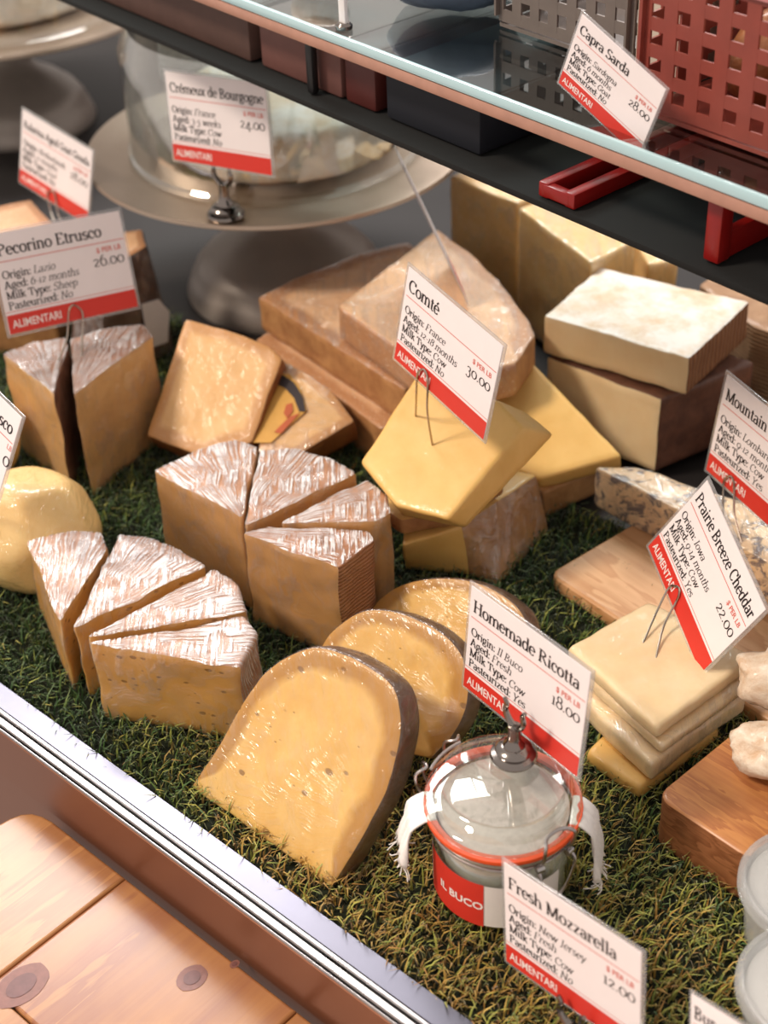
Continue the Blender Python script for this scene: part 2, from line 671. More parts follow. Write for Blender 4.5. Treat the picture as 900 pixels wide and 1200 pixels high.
plain('copper_panel', '#80513a', .4, .08, 6, Metallic=.55)
metal('plate_metal', '#bba999', .4, .1)
plain('pewter', '#a2978f', .4, .1, 30, Metallic=.3)
wood('maple', '#e2b283', '#c48a58', 0)
wood('block_wood', '#c98a50', '#a2623a', 0, ring=13)
wood('block_side', '#a86e48', '#7a4628', 0, ring=26)
wood('table_wood', '#b8824e', '#966038', 0, ring=6, coat=.4, rough=.35)
wood('table_wood_red', '#b07a48', '#8a5238', 0, ring=5, coat=.4, rough=.35)
plain('knot', '#8a5a50', .4, .2, 160)
plain('knot_core', '#744a48', .4, .2, 160)
plain('table_edge', '#c0702e', .4)
plain('card', '#f3e9ea', .5, .02)
plain('print_red', '#d8362a', .45, .03)
plain('print_line', '#d9766c', .5, .02)
plain('print_black', '#2a2224', .5, .02)
plain('print_white', '#f7e6e2', .5, .02)
plain('slate', '#1d1919', .55, .2, 12)
plain('soil', '#1c230f', .9, .3, 80)
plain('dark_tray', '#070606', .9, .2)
plain('red_plastic', '#8a1310', .3)
plain('red_basket', '#8e4034', .4)
plain('red_brown', '#54211c', .5)
plain('navy', '#10121d', .7)
plain('dusty_pink', '#6e463f', .6)
plain('brown_panel', '#5a4038', .6)
plain('black_plastic', '#161314', .4)
plain('grey_basket', '#6e625c', .5)
plain('cream_box', '#cdbfae', .6)
plain('blue_grey', '#5c6b80', .6, .3, 20)
plain('peach_trim', '#b98a78', .35)
plain('pink_rim', '#c98486', .35)
plain('rubber', '#e2521f', .45, .05)
plain('cloth', '#f5efec', .9, .08, 300)
plain('cloth_grey', '#d8ccc6', .9, .15, 200)
plain('curd', '#f4eeea', .6, .05, 90)
plain('label_paper', '#ece4df', .6, .04)
plain('label_gold', '#dca64e', .5, .15, 40)
plain('label_dark', '#33282a', .4)
plain('label_orange', '#c05a2c', .5)
plain('strip_white', '#f2eeee', .3, .03)
clear_mat('sleeve', .05, (.97, .96, .97, 1), .08, .14)
clear_mat('glass', .13, (.97, .985, .98, 1), .03)
clear_mat('jar_glass', .09, (.95, .975, .96, 1), .04)
clear_mat('shelf_glass', .05, (.86, .95, .95, 1), .03)
clear_mat('tub_plastic', .1, (.96, .97, .97, 1), .12, .25)
t = NT('glass_edge')
t.bsdf(lin('#b4d3da'), .12, None, Coat_Weight=.6)
MAT['glass_edge'] = t.m
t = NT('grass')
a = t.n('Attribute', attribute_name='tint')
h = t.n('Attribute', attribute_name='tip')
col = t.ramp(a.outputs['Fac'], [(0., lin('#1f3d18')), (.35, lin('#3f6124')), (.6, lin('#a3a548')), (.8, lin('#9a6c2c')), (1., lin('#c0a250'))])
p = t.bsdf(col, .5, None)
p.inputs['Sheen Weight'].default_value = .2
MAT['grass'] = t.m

# ------------------------------------------------------------------ setting: case, rail, table
AF = math.radians(-43.5)
E1 = np.array([math.cos(AF), math.sin(AF), 0])
E2 = np.array([-E1[1], E1[0], 0])
EZ = np.array([0, 0, 1.])
O = un(0, 800, .012)
def rail_pt(s, t_, z):
    return np.array([O[0], O[1], 0])+E1*s+E2*t_+EZ*z
def extrude_profile(prof, s0, s1, closed=True):
    a = [rail_pt(s0, q[0], q[1]) for q in prof]
    b = [rail_pt(s1, q[0], q[1]) for q in prof]
    n = len(prof)
    fs = [(i, (i+1) % n, n+(i+1) % n, n+i) for i in range(n)]
    fs += [tuple(range(n-1, -1, -1)), tuple(range(n, 2*n))]
    return a+b, fs
def structure(name, mb, mat, parent=None, smooth=False):
    o = mb.build(name, mat, parent, smooth)
    if parent is None:
        o['kind'] = 'structure'
    return o
fl = MB().box((.1, 1.6, -.02), (4.2, 3.6, .03))
# the case floor starts behind the rail
vs_, fs_ = extrude_profile([(-.002, -.004), (2.6, -.004), (2.6, -.03), (-.002, -.03)], -1.6, 1.8)
floor = structure('floor', MB().add(vs_, fs_), 'slate')
vs_, fs_ = extrude_profile([(2.6, -.004), (2.6, .55), (2.63, .55), (2.63, -.004)], -1.6, 1.8)
structure('wall_back', MB().add(vs_, fs_), 'brown_panel')
vs_, fs_ = extrude_profile([(.0, -.0035), (.505, -.0035), (.505, .001), (.0, .001)], -.9, 1.3)
mat_ = structure('trim_1', MB().add(vs_, fs_), 'soil')
vs_, fs_ = extrude_profile([(0, .012), (0, -.03), (-.0185, -.03), (-.0185, .0085), (-.0178, .012)], -1.2, 1.2)
rail = structure('trim_2', MB().add(vs_, fs_), 'rail_metal')
for (t0, t1, z) in ((-.0190, -.0225, .0135), (-.0242, -.0300, .0125), (-.0309, -.0328, .0105)):
    vs_, fs_ = extrude_profile([(t0, z-.0012), (t0, -.01), (t1, -.01), (t1, z-.0012), (t1+.0008, z), (t0-.0008, z)], -1.2, 1.2)
    structure('rail_ridge', MB().add(vs_, fs_), 'steel', rail)
vs_, fs_ = extrude_profile([(-.0188, .007), (-.0188, -.02), (-.0325, -.02), (-.0325, .007)], -1.2, 1.2)
structure('rail_groove', MB().add(vs_, fs_), 'black_plastic', rail)
vs_, fs_ = extrude_profile([(-.031, .009), (-.0335, .008), (-.0350, -.0455), (-.031, -.0455)], -1.2, 1.2)
structure('trim_3', MB().add(vs_, fs_), 'copper_panel')
vs_, fs_ = extrude_profile([(-.012, -.049), (-.031, -.049), (-.033, -.30), (-.012, -.30)], -1.2, 1.2)
structure('trim_4', MB().add(vs_, fs_), 'copper_panel')
# table top in front of the case: boards with rounded corner
ZT = -.045
tq = lambda u, v: ((un(u, v, ZT)-np.array([O[0], O[1], ZT]))@E1, (un(u, v, ZT)-np.array([O[0], O[1], ZT]))@E2)
tedge = -.0402
s_l = tq(20, 950)[0]
def board(outline, name, mat, parent, th=.03, bev=.0025):
    """outline in rail coordinates; object frame turned so that its grain runs across the table"""
    bm = bmesh.new()
    vv = [bm.verts.new((p[0], p[1], 0)) for p in outline]
    f = bm.faces.new(vv)
    r_ = bmesh.ops.extrude_face_region(bm, geom=[f])
    for g in r_['geom']:
        if isinstance(g, bmesh.types.BMVert):
            g.co.z -= th
    bmesh.ops.recalc_face_normals(bm, faces=list(bm.faces))
    te = [e for e in bm.edges if all(v.co.z > -1e-6 for v in e.verts)]
    bmesh.ops.bevel(bm, geom=te, offset=bev, segments=3, affect='EDGES', profile=.5)
    me = bpy.data.meshes.new(name)
    bm.to_mesh(me)
    bm.free()
    for m_ in (mat if isinstance(mat, (list, tuple)) else [mat]):
        me.materials.append(MAT[m_])
    o = bpy.data.objects.new(name, me)
    COL.objects.link(o)
    o.parent = parent
    return o
# frame: x = across the table away from case, y = along
troot = thing('wooden_table', 'pine plank table with rounded corner beside the display case front', 'table', rail_pt(s_l, tedge, ZT-.03),
              rot=Matrix(((-E2[0], E1[0], 0), (-E2[1], E1[1], 0), (0, 0, 1))))
for i_, (a0, a1, m_) in enumerate(((0, .118, 'table_wood'), (.119, .300, 'table_wood_red'), (.301, .46, 'table_wood'), (.461, .62, 'table_wood_red'))):
    pts = [(0, a1), (.55, a1), (.55, a0), (0, a0)]
    if i_ == 0:
        pts = [(0, a1), (.55, a1), (.55, 0), (.030, 0), (.020, .0015), (.011, .005), (.005, .011), (.0015, .020), (0, .030)]
    if i_ == 1:
        xq = float((un(0, 1166, ZT)-rail_pt(s_l, tedge, ZT))@(-E2))
        pts = [(0, a1), (xq-.0006, a1), (xq-.0006, a0), (0, a0)]
        b2 = board([(xq+.0006, a1), (.55, a1), (.55, a0), (xq+.0006, a0)], 'plank', 'table_wood', troot)
        b2.location = (0, 0, .03)
    b_ = board(pts, 'plank', m_, troot)
    b_.location = (0, 0, .03)
for (u, v, a, b) in ((225, 1146, .012, .010), (25, 1155, .022, .015), (275, 1130, .004, .003)):
    P = un(u, v, ZT)-np.array(troot.location)
    lx, ly = P@(-E2), P@E1
    mb = MB().add([(lx+a*math.cos(k*math.pi/9)*(1+.04*math.sin(2*k)), ly+b*math.sin(k*math.pi/9), .0303) for k in range(18)], [tuple(range(18))])
    kn_ = mb.build('knot', 'knot', troot)
    MB().add([(lx+.55*a*math.cos(k*math.pi/9), ly+.55*b*math.sin(k*math.pi/9), .0306) for k in range(18)], [tuple(range(18))]).build('knot_core', 'knot_core', kn_)

# grass: short plastic blades
def grass():
    n = 60000
    s_ = rng.uniform(-.55, .75, n*2)
    d_ = rng.uniform(.003, .50, n*2)
    keep = rng.uniform(size=n*2) < np.clip(1.15-d_*1.1, .35, 1)
    s_, d_ = s_[keep][:n], d_[keep][:n]
    n = len(s_)
    base = np.array([O[0], O[1], .001])+s_[:, None]*E1+d_[:, None]*E2
    ang = rng.normal(-1.1, 1.1, n)
    ln = rng.uniform(.010, .025, n)
    bend = rng.uniform(.25, 1.0, n)
    dirv = np.stack([np.cos(ang), np.sin(ang), np.zeros(n)], 1)
    wd = rng.uniform(.0005, .0010, n)
    side = np.stack([-np.sin(ang), np.cos(ang), np.zeros(n)], 1)
    mid = base+dirv*(ln*bend*.28)[:, None]+EZ*(ln*.55*(1-.2*bend))[:, None]
    tip = base+dirv*(ln*bend*.85)[:, None]+EZ*(ln*(1-.45*bend))[:, None]
    V = np.stack([base-side*wd[:, None], base+side*wd[:, None], mid-side*wd[:, None]*.8, mid+side*wd[:, None]*.8, tip], 1).reshape(-1, 3)
    # brown glass reflection painted into the blade tint near the front rail
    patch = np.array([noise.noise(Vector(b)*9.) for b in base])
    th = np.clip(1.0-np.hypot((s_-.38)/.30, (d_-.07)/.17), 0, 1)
    tint = np.clip(rng.normal(.27, .17, n)+.12*patch+.50*np.clip(th*1.6, 0, 1)+.30*np.clip((s_-.20)/.35, 0, 1)*(1-np.clip(th*1.6, 0, 1)), 0, 1)  # sunlit yellow-green towards the right is painted into the tint too
    me = bpy.data.meshes.new('grass_turf')
    me.vertices.add(n*5)
    me.vertices.foreach_set('co', V.ravel())
    idx = np.arange(n)[:, None]*5
    quads = (idx+np.array([0, 1, 3, 2]))
    tris = (idx+np.array([2, 3, 4]))
    loops = np.concatenate([quads.ravel(), tris.ravel()])
    me.loops.add(len(loops))
    me.loops.foreach_set('vertex_index', loops)
    me.polygons.add(2*n)
    ls = np.concatenate([np.arange(n)*4, 4*n+np.arange(n)*3])
    me.polygons.foreach_set('loop_start', ls)
    me.update(calc_edges=True)
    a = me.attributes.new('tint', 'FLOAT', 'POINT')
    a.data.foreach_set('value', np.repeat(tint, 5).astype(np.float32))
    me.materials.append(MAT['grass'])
    o = bpy.data.objects.new('grass_turf', me)
    COL.objects.link(o)
    tag(o, 'green artificial grass lining the floor of the display case', 'grass', kind='stuff')
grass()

# ------------------------------------------------------------------ cheeses: wedges of two cut wheels
def wheel_wedge(pix, z, side, label, paste_, rind_, group, seed, apex, fm='film', z0=.003, cap='rind', name='cheese_wedge', amp=.0020, films=None, bulge=0.):
    fm = 'film_mid' if group.startswith('pair') else fm
    films = films or (('rind', 'faint') if group == G1 else ('cap', 'faint'))
    T, B = upright(pix, z, z0)
    return cheese(name, label, 'cheese', T, B, side, {'paste': paste_, 'rind': rind_}, cap=cap, base='rind', film=films, group=group, seed=seed, apex=apex, film_mat_=fm, amp=amp, bulge=bulge, res=.005)
G1 = 'wedges of the low cut wheel beside the steel rail'
wheel_wedge([(30, 632), (75, 623), (120, 622), (127, 640), (69, 729)], .08, ['rind', 'rind', 'rind', 'paste', 'paste'],
            'narrow film-wrapped wedge of the low cut wheel, touching the pale round cheese', 'tomme_paste', 'tomme_rind', G1, 1, 4)
wheel_wedge([(87, 736), (138, 627), (171, 629), (210, 643), (243, 663)], .08, ['paste', 'rind', 'rind', 'rind', 'paste'],
            'wide film-wrapped wedge of the low cut wheel, second from the pale round cheese', 'tomme_paste', 'tomme_rind', G1, 2, 0)
wheel_wedge([(103, 747), (252, 666), (277, 683), (291, 716)], .081, ['paste', 'rind', 'rind', 'paste'],
            'film-wrapped wedge of the low cut wheel, between its wide wedge and its holey-faced wedge', 'tomme_paste', 'tomme_rind', G1, 3, 0)
wheel_wedge([(105, 753), (200, 739), (288, 722), (301, 742), (281, 782), (215, 771)], .083, ['paste', 'paste', 'rind', 'rind', 'paste', 'paste'],
            'film-wrapped wedge of the low cut wheel showing a broad yellow cut face with small holes', 'tomme_paste', 'tomme_rind', G1, 4, 0)
G2 = 'wedges of the tall cut wheel behind the low one'
wheel_wedge([(180, 552), (230, 528), (277, 513), (301, 523), (284, 606)], .105, ['rind', 'rind', 'rind', 'paste', 'paste'],
            'tall film-wrapped brown wedge nearest the block leaning on the labelled wheel piece', 'firm_paste', 'cut_rind', G2, 5, 4)
wheel_wedge([(286, 615), (305, 527), (349, 525), (387, 537), (418, 555)], .105, ['paste', 'rind', 'rind', 'rind', 'paste'],
            'tall film-wrapped wedge in the middle of the tall wheel with a bright creased top', 'firm_paste', 'cut_rind', G2, 6, 0)
wheel_wedge([(328, 613), (430, 560), (455, 581), (459, 600), (440, 611)], .105, ['paste', 'rind', 'rind', 'paste', 'paste'],
            'slim film-wrapped wedge of the tall wheel beside the yellow wedge carrying a sign', 'firm_paste', 'cut_rind', G2, 7, 0)
wheel_wedge([(284, 622), (311, 617), (432, 621), (438, 632), (395, 664), (340, 646)], .103, ['paste', 'paste', 'rind', 'rind', 'paste', 'paste'],
            'tall film-wrapped wedge with ribbed basket-weave rind in front of the tall wheel', 'firm_paste', 'firm_rind', G2, 8, 0)
G3 = 'pair of tall wedges under the tilted sign'
wheel_wedge([(2, 414), (40, 400), (76, 395), (80, 404), (63, 460)], .118, ['rind', 'rind', 'rind', 'rind', 'paste'],
            'dark-rinded tall pale wedge under the sign, the one by the small yellow cheese', 'sheep_paste', 'sheep_rind', G3, 9, 4)
wheel_wedge([(86, 462), (83, 395), (125, 383), (168, 380), (179, 394)], .12, ['rind', 'rind', 'rind', 'paste', 'paste'],
            'dark-rinded tall pale wedge under the sign, the one by the leaning block', 'sheep_paste', 'sheep_rind', G3, 10, 0)

# three half-round slabs leaning back
G4 = 'half-round slabs leaning on each other'
def half_round(pix, anchor, lean, label, seed, th=.024):
    l = math.radians(lean)
    n = -E2*math.cos(l)+EZ*math.sin(l)
    pix = [tuple(q) for q in spline([np.array(q, float) for q in pix], 3)]
    T, B = tilted(pix, anchor, n, th)
    sd_ = ['rind']*(len(pix)-1)+['paste']
    B[:, 2] = np.maximum(B[:, 2], .003)
    T[:, 2] = np.maximum(T[:, 2], .004)
    return cheese('half_round_cheese', label, 'cheese', T, B, sd_, {'paste': 'halfround_paste', 'rind': 'half_rind'}, cap='paste', base='paste', film=('rind', 'paste'), film_mat_='film_faint', group=G4, seed=seed, amp=.0008, res=.005, apex=4)
half_round([(388, 1042), (420, 988), (453, 927), (468, 872), (470, 840), (463, 808), (437, 784), (403, 766), (369, 758), (339, 767), (310, 788), (284, 822), (251, 881), (223, 923)],
           (223, 923, .006), 32, 'large half-round slab with scattered holes, foremost of the three, next to the steel rail', 21)
half_round([(505, 890), (538, 850), (550, 810), (546, 780), (530, 752), (500, 730), (460, 716), (425, 716), (398, 731), (378, 752), (350, 800), (318, 848)],
           (398, 904, .006), 34, 'half-round slab in the middle of the three with dark rind and one round hole', 22, .022)
half_round([(600, 800), (618, 770), (622, 745), (610, 715), (580, 692), (545, 679), (505, 677), (470, 685), (440, 706), (425, 735), (410, 770)],
           (520, 812, .006), 35, 'half-round slab behind the ricotta sign, rearmost of the three', 23, .022)

# ------------------------------------------------------------------ block leaning on labelled piece
T, B = tilted([(217, 373), (270, 387), (318, 406), (331, 420), (296, 518), (235, 535), (171, 510)], (171, 510, .040), (-.16, -.55, .80), .032)
cheese('cheese_block', 'square tan cheese block with waxy rind leaning between two tall wedges and a wheel piece', 'cheese', T, B, 'rind', {'paste': 'gouda_paste', 'rind': 'gouda_rind'}, amp=.0011, seed=31)
T, B = tilted([(318, 432), (332, 423), (360, 437), (391, 460), (416, 493), (345, 536), (302, 530)], (416, 493, .055), (-.10, -.42, .88), .034)
B[:, 2] = np.maximum(B[:, 2], .003)
wl = cheese('wheel_piece', 'round-edged cheese piece with a gold paper label under its wrap', 'cheese', T, B, 'rind', {'paste': 'gouda_paste', 'rind': 'gouda_rind'}, amp=.0010, seed=32, film=('paste',), film_mat_='film_soft', apex=4)
nL = nrm((-.10, -.42, .88))
PL = un(416, 493, .055)
def decal(pix, name, mat, off, parent, P=PL, n=nL):
    pts = [onplane(u, v, P, n)+n*off-np.array(parent.location) for u, v in pix]
    pts2 = [p-n*.0006 for p in pts]
    k = len(pts)
    fs = [tuple(range(k)), tuple(range(2*k-1, k-1, -1))]+[(i, (i+1) % k, k+(i+1) % k, k+i) for i in range(k)]
    o = mesh_obj(name, pts+pts2, fs, mat, parent, False)
    return o
lab = decal([(322, 438), (340, 440), (352, 455), (360, 482), (318, 520), (294, 520)], 'paper_label', 'label_gold', .0022, wl)
for pix, m_, nm in (([(322, 441), (333, 442), (345, 450), (355, 466), (359, 484), (351, 484), (345, 468), (334, 456), (320, 450)], 'label_dark', 'label_band'),
                    ([(336, 476), (343, 474), (344, 484), (337, 492), (333, 486)], 'label_orange', 'label_figure'),
                    ([(318, 451), (324, 452), (320, 464), (314, 462)], 'label_orange', 'label_figure'),
                    ([(340, 490), (352, 486), (330, 510), (322, 508)], 'label_orange', 'label_figure')):
    o_ = decal(pix, nm, m_, .0032, wl)
    o_.parent = lab

# ------------------------------------------------------------------ yellow wedges in the centre
T, B = upright([(470, 640), (542, 616), (582, 588), (630, 556), (560, 540), (480, 590)], .056)
Bp = [(476, 668), (550, 676), (586, 688), (644, 624), (575, 600), (490, 650)]
B = np.array([un(u, v, .003) for u, v in Bp])
cheese('cheese_wedge', 'brown-rinded wedge on the grass under the yellow wedge with a sign', 'cheese', T, B, ['paste', 'rind', 'rind', 'rind', 'rind', 'paste'], {'paste': 'comte_paste', 'rind': 'comte_rind'}, cap='paste', seed=41, amp=.0012, film=('rind',), film_mat_='film_soft')
T, B = upright([(446, 594), (470, 610), (532, 600), (592, 562), (540, 545), (462, 566)], .076, .0595)
cheese('cheese_wedge', 'flat brown wedge sandwiched under the yellow wedge with a sign', 'cheese', T, B, 'rind', {'paste': 'comte_paste', 'rind': 'alpine_rind'}, cap='paste', seed=42, amp=.0010)
NC = nrm((-.30, -.42, .86))
T, B = tilted([(486, 441), (535, 452), (584, 470), (613, 500), (524, 609), (463, 592), (422, 541)], (524, 609, .110), NC, .024)
# the far side slopes outward
B[2] += np.array([.018, .004, 0]); B[3] += np.array([.022, .006, 0]); B[4] += np.array([.010, .004, 0])
cheese('cheese_wedge', 'smooth yellow wedge with the Comté sign clipped into it', 'cheese', T, B, ['paste', 'paste', 'paste', 'paste', 'paste', 'paste', 'paste'], {'paste': 'comte_paste', 'rind': 'comte_rind'}, seed=43, amp=.0008)
P_COMTE = (un(524, 609, .110), NC)
NY = nrm((-.10, -.42, .90))
T, B = tilted([(580, 430), (621, 421), (675, 476), (729, 535), (690, 545), (633, 561), (590, 545), (570, 480)], (729, 535, .062), NY, .022)
cheese('cheese_wedge', 'smooth yellow wedge lying between the Comté sign and the stacked bricks', 'cheese', T, B, 'paste', {'paste': 'comte_paste', 'rind': 'comte_rind'}, seed=44, amp=.0009)
T, B = upright([(636, 577), (698, 551), (720, 530), (660, 510), (610, 540)], .034)
cheese('cheese_block', 'low brown-rinded block on the grass beneath the smooth yellow wedge', 'cheese', T, B, 'rind', {'paste': 'comte_paste', 'rind': 'comte_rind'}, cap='rind', seed=45, amp=.0010)

# ------------------------------------------------------------------ stack of alpine wedges
GS = 'stack of flat tan wedges'
T, B = upright([(299, 398), (370, 350), (470, 340), (520, 420), (505, 470), (447, 502)], .050)
cheese('cheese_wedge', 'bottom wedge of the stack of flat tan wedges', 'cheese', T, B, 'rind', {'paste': 'alpine_paste', 'rind': 'alpine_rind'}, seed=51, group=GS, amp=.0012)
T, B = upright([(302, 347), (340, 328), (374, 314), (415, 298), (478, 282), (545, 340), (530, 420), (474, 457)], .092, .0525)
cheese('cheese_wedge', 'middle wedge of the stack of flat tan wedges, reaching towards the cake stand', 'cheese', T, B, ['rind', 'rind', 'rind', 'rind', 'rind', 'rind', 'rind', 'rind'], {'paste': 'alpine_paste', 'rind': 'alpine_rind'}, seed=52, group=GS, amp=.0012, film=('paste',), film_mat_='film_soft')
T, B = upright([(396, 358), (512, 268), (549, 295), (584, 327), (616, 368), (628, 392), (605, 425), (520, 448)], .132, .0945)
cheese('cheese_wedge', 'top wedge of the stack of flat tan wedges, broad with a curved rind', 'cheese', T, B, ['paste', 'rind', 'rind', 'rind', 'rind', 'rind', 'paste', 'paste'], {'paste': 'alpine_paste', 'rind': 'alpine_rind'}, seed=53, group=GS, amp=.0012, film=('paste',), film_mat_='film_soft', apex=2)
# tall parmesan-like wedges at the back
GT = 'tall golden wedges under the dark tray'
for i_, (pix, z, lab_) in enumerate((
        ([(527, 206), (556, 194), (640, 222), (607, 238)], .130, 'tall golden wedge standing behind the stack of flat tan wedges'),
        ([(608, 243), (640, 233), (742, 272), (744, 283), (694, 308)], .142, 'broad golden wedge behind the stacked bricks, its corner facing the customer'),
        ([(742, 278), (770, 262), (796, 292), (794, 305), (760, 310)], .115, 'small golden wedge behind the upper brick'),
        ([(652, 224), (690, 214), (730, 244), (708, 254)], .135, 'golden wedge mostly hidden behind the broad golden wedge'))):
    T, B = upright(pix, z)
    cheese('cheese_wedge', lab_, 'cheese', T, B, 'paste', {'paste': 'parm_paste', 'rind': 'comte_rind'}, cap='paste', group=GT, seed=60+i_, amp=.0012, film=('paste',), film_mat_='film_soft')
# bricks
T, B = upright([(641, 418), (774, 468), (884, 424), (752, 376)], .087)
cheese('cheese_brick', 'lower of two stacked cream bricks, with dark brown rind', 'cheese', T, B, ['paste', 'rind', 'rind', 'rind'], {'paste': 'brick_paste', 'rind': 'dark_rind'}, cap='rind', seed=71, group='stacked bricks', amp=.0012)
T, B = upright([(637, 370), (808, 420), (880, 354), (703, 313)], .130, .089)
cheese('cheese_brick', 'upper of two stacked cream bricks, with white bloomy top and ribbed rind', 'cheese', T, B, ['paste', 'ribbed_rind', 'paste', 'paste'], {'paste': 'brick_paste', 'bloom': 'brick_top', 'ribbed_rind': 'ribbed_rind'}, cap='bloom', base='bloom', seed=72, group='stacked bricks', amp=.0014)
T, B = upright([(820, 333), (842, 317), (950, 362), (945, 402), (882, 381)], .088)
cheese('cheese_brick', 'tan brick with ribbed side behind the stacked cream bricks', 'cheese', T, B, 'rind', {'paste': 'brick_paste', 'rind': 'tan_rind'}, cap='rind', seed=73, amp=.0014)
T, B = upright([(876, 486), (915, 458), (960, 480), (915, 525)], .05)
cheese('cheese_piece', 'low brown-rinded piece behind the gorgonzola sign', 'cheese', T, B, 'rind', {'paste': 'brick_paste', 'rind': 'alpine_rind'}, cap='rind', seed=74, amp=.0014)

# ------------------------------------------------------------------ boards
def parallelogram_board(name, label, A, dx, lx, dy, ly, z0, z1, mats, cat):
    A = np.array([A[0], A[1], 0])
    dx, dy = nrm(dx), nrm(dy)
    root = thing(name, label, cat, A+EZ*z0, rot=Matrix(((dx[0], dy[0], 0), (dx[1], dy[1], 0), (0, 0, 1))))
    bm = bmesh.new()
    bmesh.ops.create_cube(bm, size=1.)
    for v_ in bm.verts:
        v_.co = Vector(((v_.co.x+.5)*lx, (v_.co.y+.5)*ly, (v_.co.z+.5)*(z1-z0)))
    vert = [e for e in bm.edges if abs(e.verts[0].co.z-e.verts[1].co.z) > 1e-5]
    bmesh.ops.bevel(bm, geom=vert, offset=.012, segments=4, affect='EDGES', profile=.5)
    hor = [e for e in bm.edges if abs(e.verts[0].co.z-e.verts[1].co.z) < 1e-5 and len(e.link_faces) == 2 and abs(e.link_faces[0].normal.z-e.link_faces[1].normal.z) > .5]
    bmesh.ops.bevel(bm, geom=hor, offset=.003, segments=3, affect='EDGES', profile=.5)
    topf = [f for f in bm.faces if f.normal.z > .3]
    sidef = [f for f in bm.faces if f.normal.z <= .3]
    for fs, nm, m_ in ((topf, 'board_top', mats[0]), (sidef, 'board_side', mats[1])):
        ids = {}
        vs2, fc = [], []
        for f in fs:
            q = []
            for v_ in f.verts:
                if v_ not in ids:
                    ids[v_] = len(vs2)
                    vs2.append(tuple(v_.co))
                q.append(ids[v_])
            fc.append(tuple(q))
        mesh_obj(nm, vs2, fc, m_, root)
    bm.free()
    return root
A_ = un(642, 672, .018); B_ = un(717, 620, .018); D_ = un(700, 717, .018)
parallelogram_board('cheese_board', 'pale maple board on the grass under the blue-veined cheese', A_, D_-A_, .40, B_-A_, np.linalg.norm(B_-A_)+.05, .003, .018, ('maple', 'maple'), 'board')
A_ = un(768, 932, .05); B_ = un(865, 843, .05); D_ = un(864, 1003, .05)
parallelogram_board('wooden_block', 'thick reddish-brown wooden block under the wrinkled white cheeses', A_, D_-A_, .084, B_-A_, np.linalg.norm(B_-A_)+.0, .003, .05, ('block_wood', 'block_side'), 'block')

# blue cheese on the maple board
T, B = upright([(697, 547), (745, 546), (815, 571), (905, 597), (960, 625), (965, 690), (905, 662), (800, 600)], .062, .019)
cheese('blue_cheese', 'ivory blue-veined wedge on the pale maple board', 'cheese', T, B, ['paste', 'paste', 'paste', 'paste', 'paste', 'paste', 'paste', 'paste'], {'paste': 'blue_paste', 'rind': 'blue_paste'}, seed=75, amp=.0014, film=('paste',), film_mat_='film_soft')

# cheddar slabs
GC = 'stack of pale flat slabs'
ch = np.array([un(u, v, .066) for u, v in ((665, 757), (761, 702), (883, 769), (770, 853))])
offs = [np.array(q) for q in ((0, 0, 0), (.004, -.004, 0), (-.004, -.010, 0))]
for i_, (zt, zb, lab_) in enumerate(((.066, .051, 'topmost pale slab of the stack with the cheddar sign clipped into it'), (.0505, .039, 'thin second slab from the top of the stack of pale slabs'), (.0385, .0185, 'thick third slab from the top of the stack of pale slabs'))):
    T = ch+offs[i_]
    c_ = T.mean(0)
    T = c_+(T-c_)*(1, 1.0, 1.0)[i_]
    T[:, 2] = zt
    B = T.copy()
    B[:, 2] = zb
    cheese('cheese_slab', lab_, 'cheese', T, B, 'paste', {'paste': 'cheddar_paste', 'rind': 'cheddar_paste'}, base='paste', group=GC, seed=80+i_, amp=.0012, r=.004, film=('paste',) if i_ else (), film_mat_='film_soft')
T, B = upright([(686, 880), (750, 924), (846, 851), (770, 800)], .018)
cheese('cheese_slab', 'bottom slab of the stack of pale slabs, lying on the grass', 'cheese', T, B, 'paste', {'paste': 'comte_paste', 'rind': 'comte_paste'}, base='paste', group=GC, seed=85, amp=.0010, r=.004)

# lumps: ellipsoid with wrinkles
def lump(name, label, mat, c, axes, radii, seed, wr=.003, ws=60., facets=(), group=None, film=None, flat=None):
    n1, n2 = 48, 32
    V, Fc = [], []
    ax = np.asarray(axes, float)
    c = np.asarray(c, float)
    for i in range(n2+1):
        th = math.pi*i/n2
        for k in range(n1):
            ph = 2*math.pi*k/n1
            d = np.array([math.sin(th)*math.cos(ph), math.sin(th)*math.sin(ph), math.cos(th)])
            q = d*np.asarray(radii)
            for fn, fd in facets:
                fn = nrm(fn)
                e = q@fn-fd
                if e > 0:
                    q = q-fn*e*.85
            w = noise.noise(Vector(q)*ws+Vector((seed, 0, 0)))+.5*abs(noise.noise(Vector(q)*ws*2.3+Vector((0, seed, 0))))
            q = q*(1+wr*w/np.linalg.norm(q))
            V.append(c+q@ax)
    for i in range(n2):
        for k in range(n1):
            k2 = (k+1) % n1
            Fc.append((i*n1+k, (i+1)*n1+k, (i+1)*n1+k2, i*n1+k2))
    V = np.array(V)
    if flat is not None:
        V[:, 2] = np.maximum(V[:, 2], flat)
    loc = np.array([V[:, 0].mean(), V[:, 1].mean(), V[:, 2].min()])
    root = thing(name, label, 'cheese', loc, group)
    mesh_obj('cheese_body', V-loc, Fc, mat, root)
    return root
dL = nrm(un(960, 890, .075)-un(850, 866, .075))
yL = np.cross(EZ, dL)
cL = un(850, 868, .072)+dL*.062
lump('white_cheese', 'wrinkled white-rinded log on the wooden block, near its front corner', 'white_rind', [cL[0], cL[1], .072], [dL, yL, EZ], (.062, .024, .0225), 3, .009, 60, group='white-rinded logs', flat=.0505)
cL2 = un(867, 806, .075)+nrm(un(960, 800, .075)-un(867, 806, .075))*.055
d2 = nrm(un(960, 815, .075)-un(867, 806, .075))
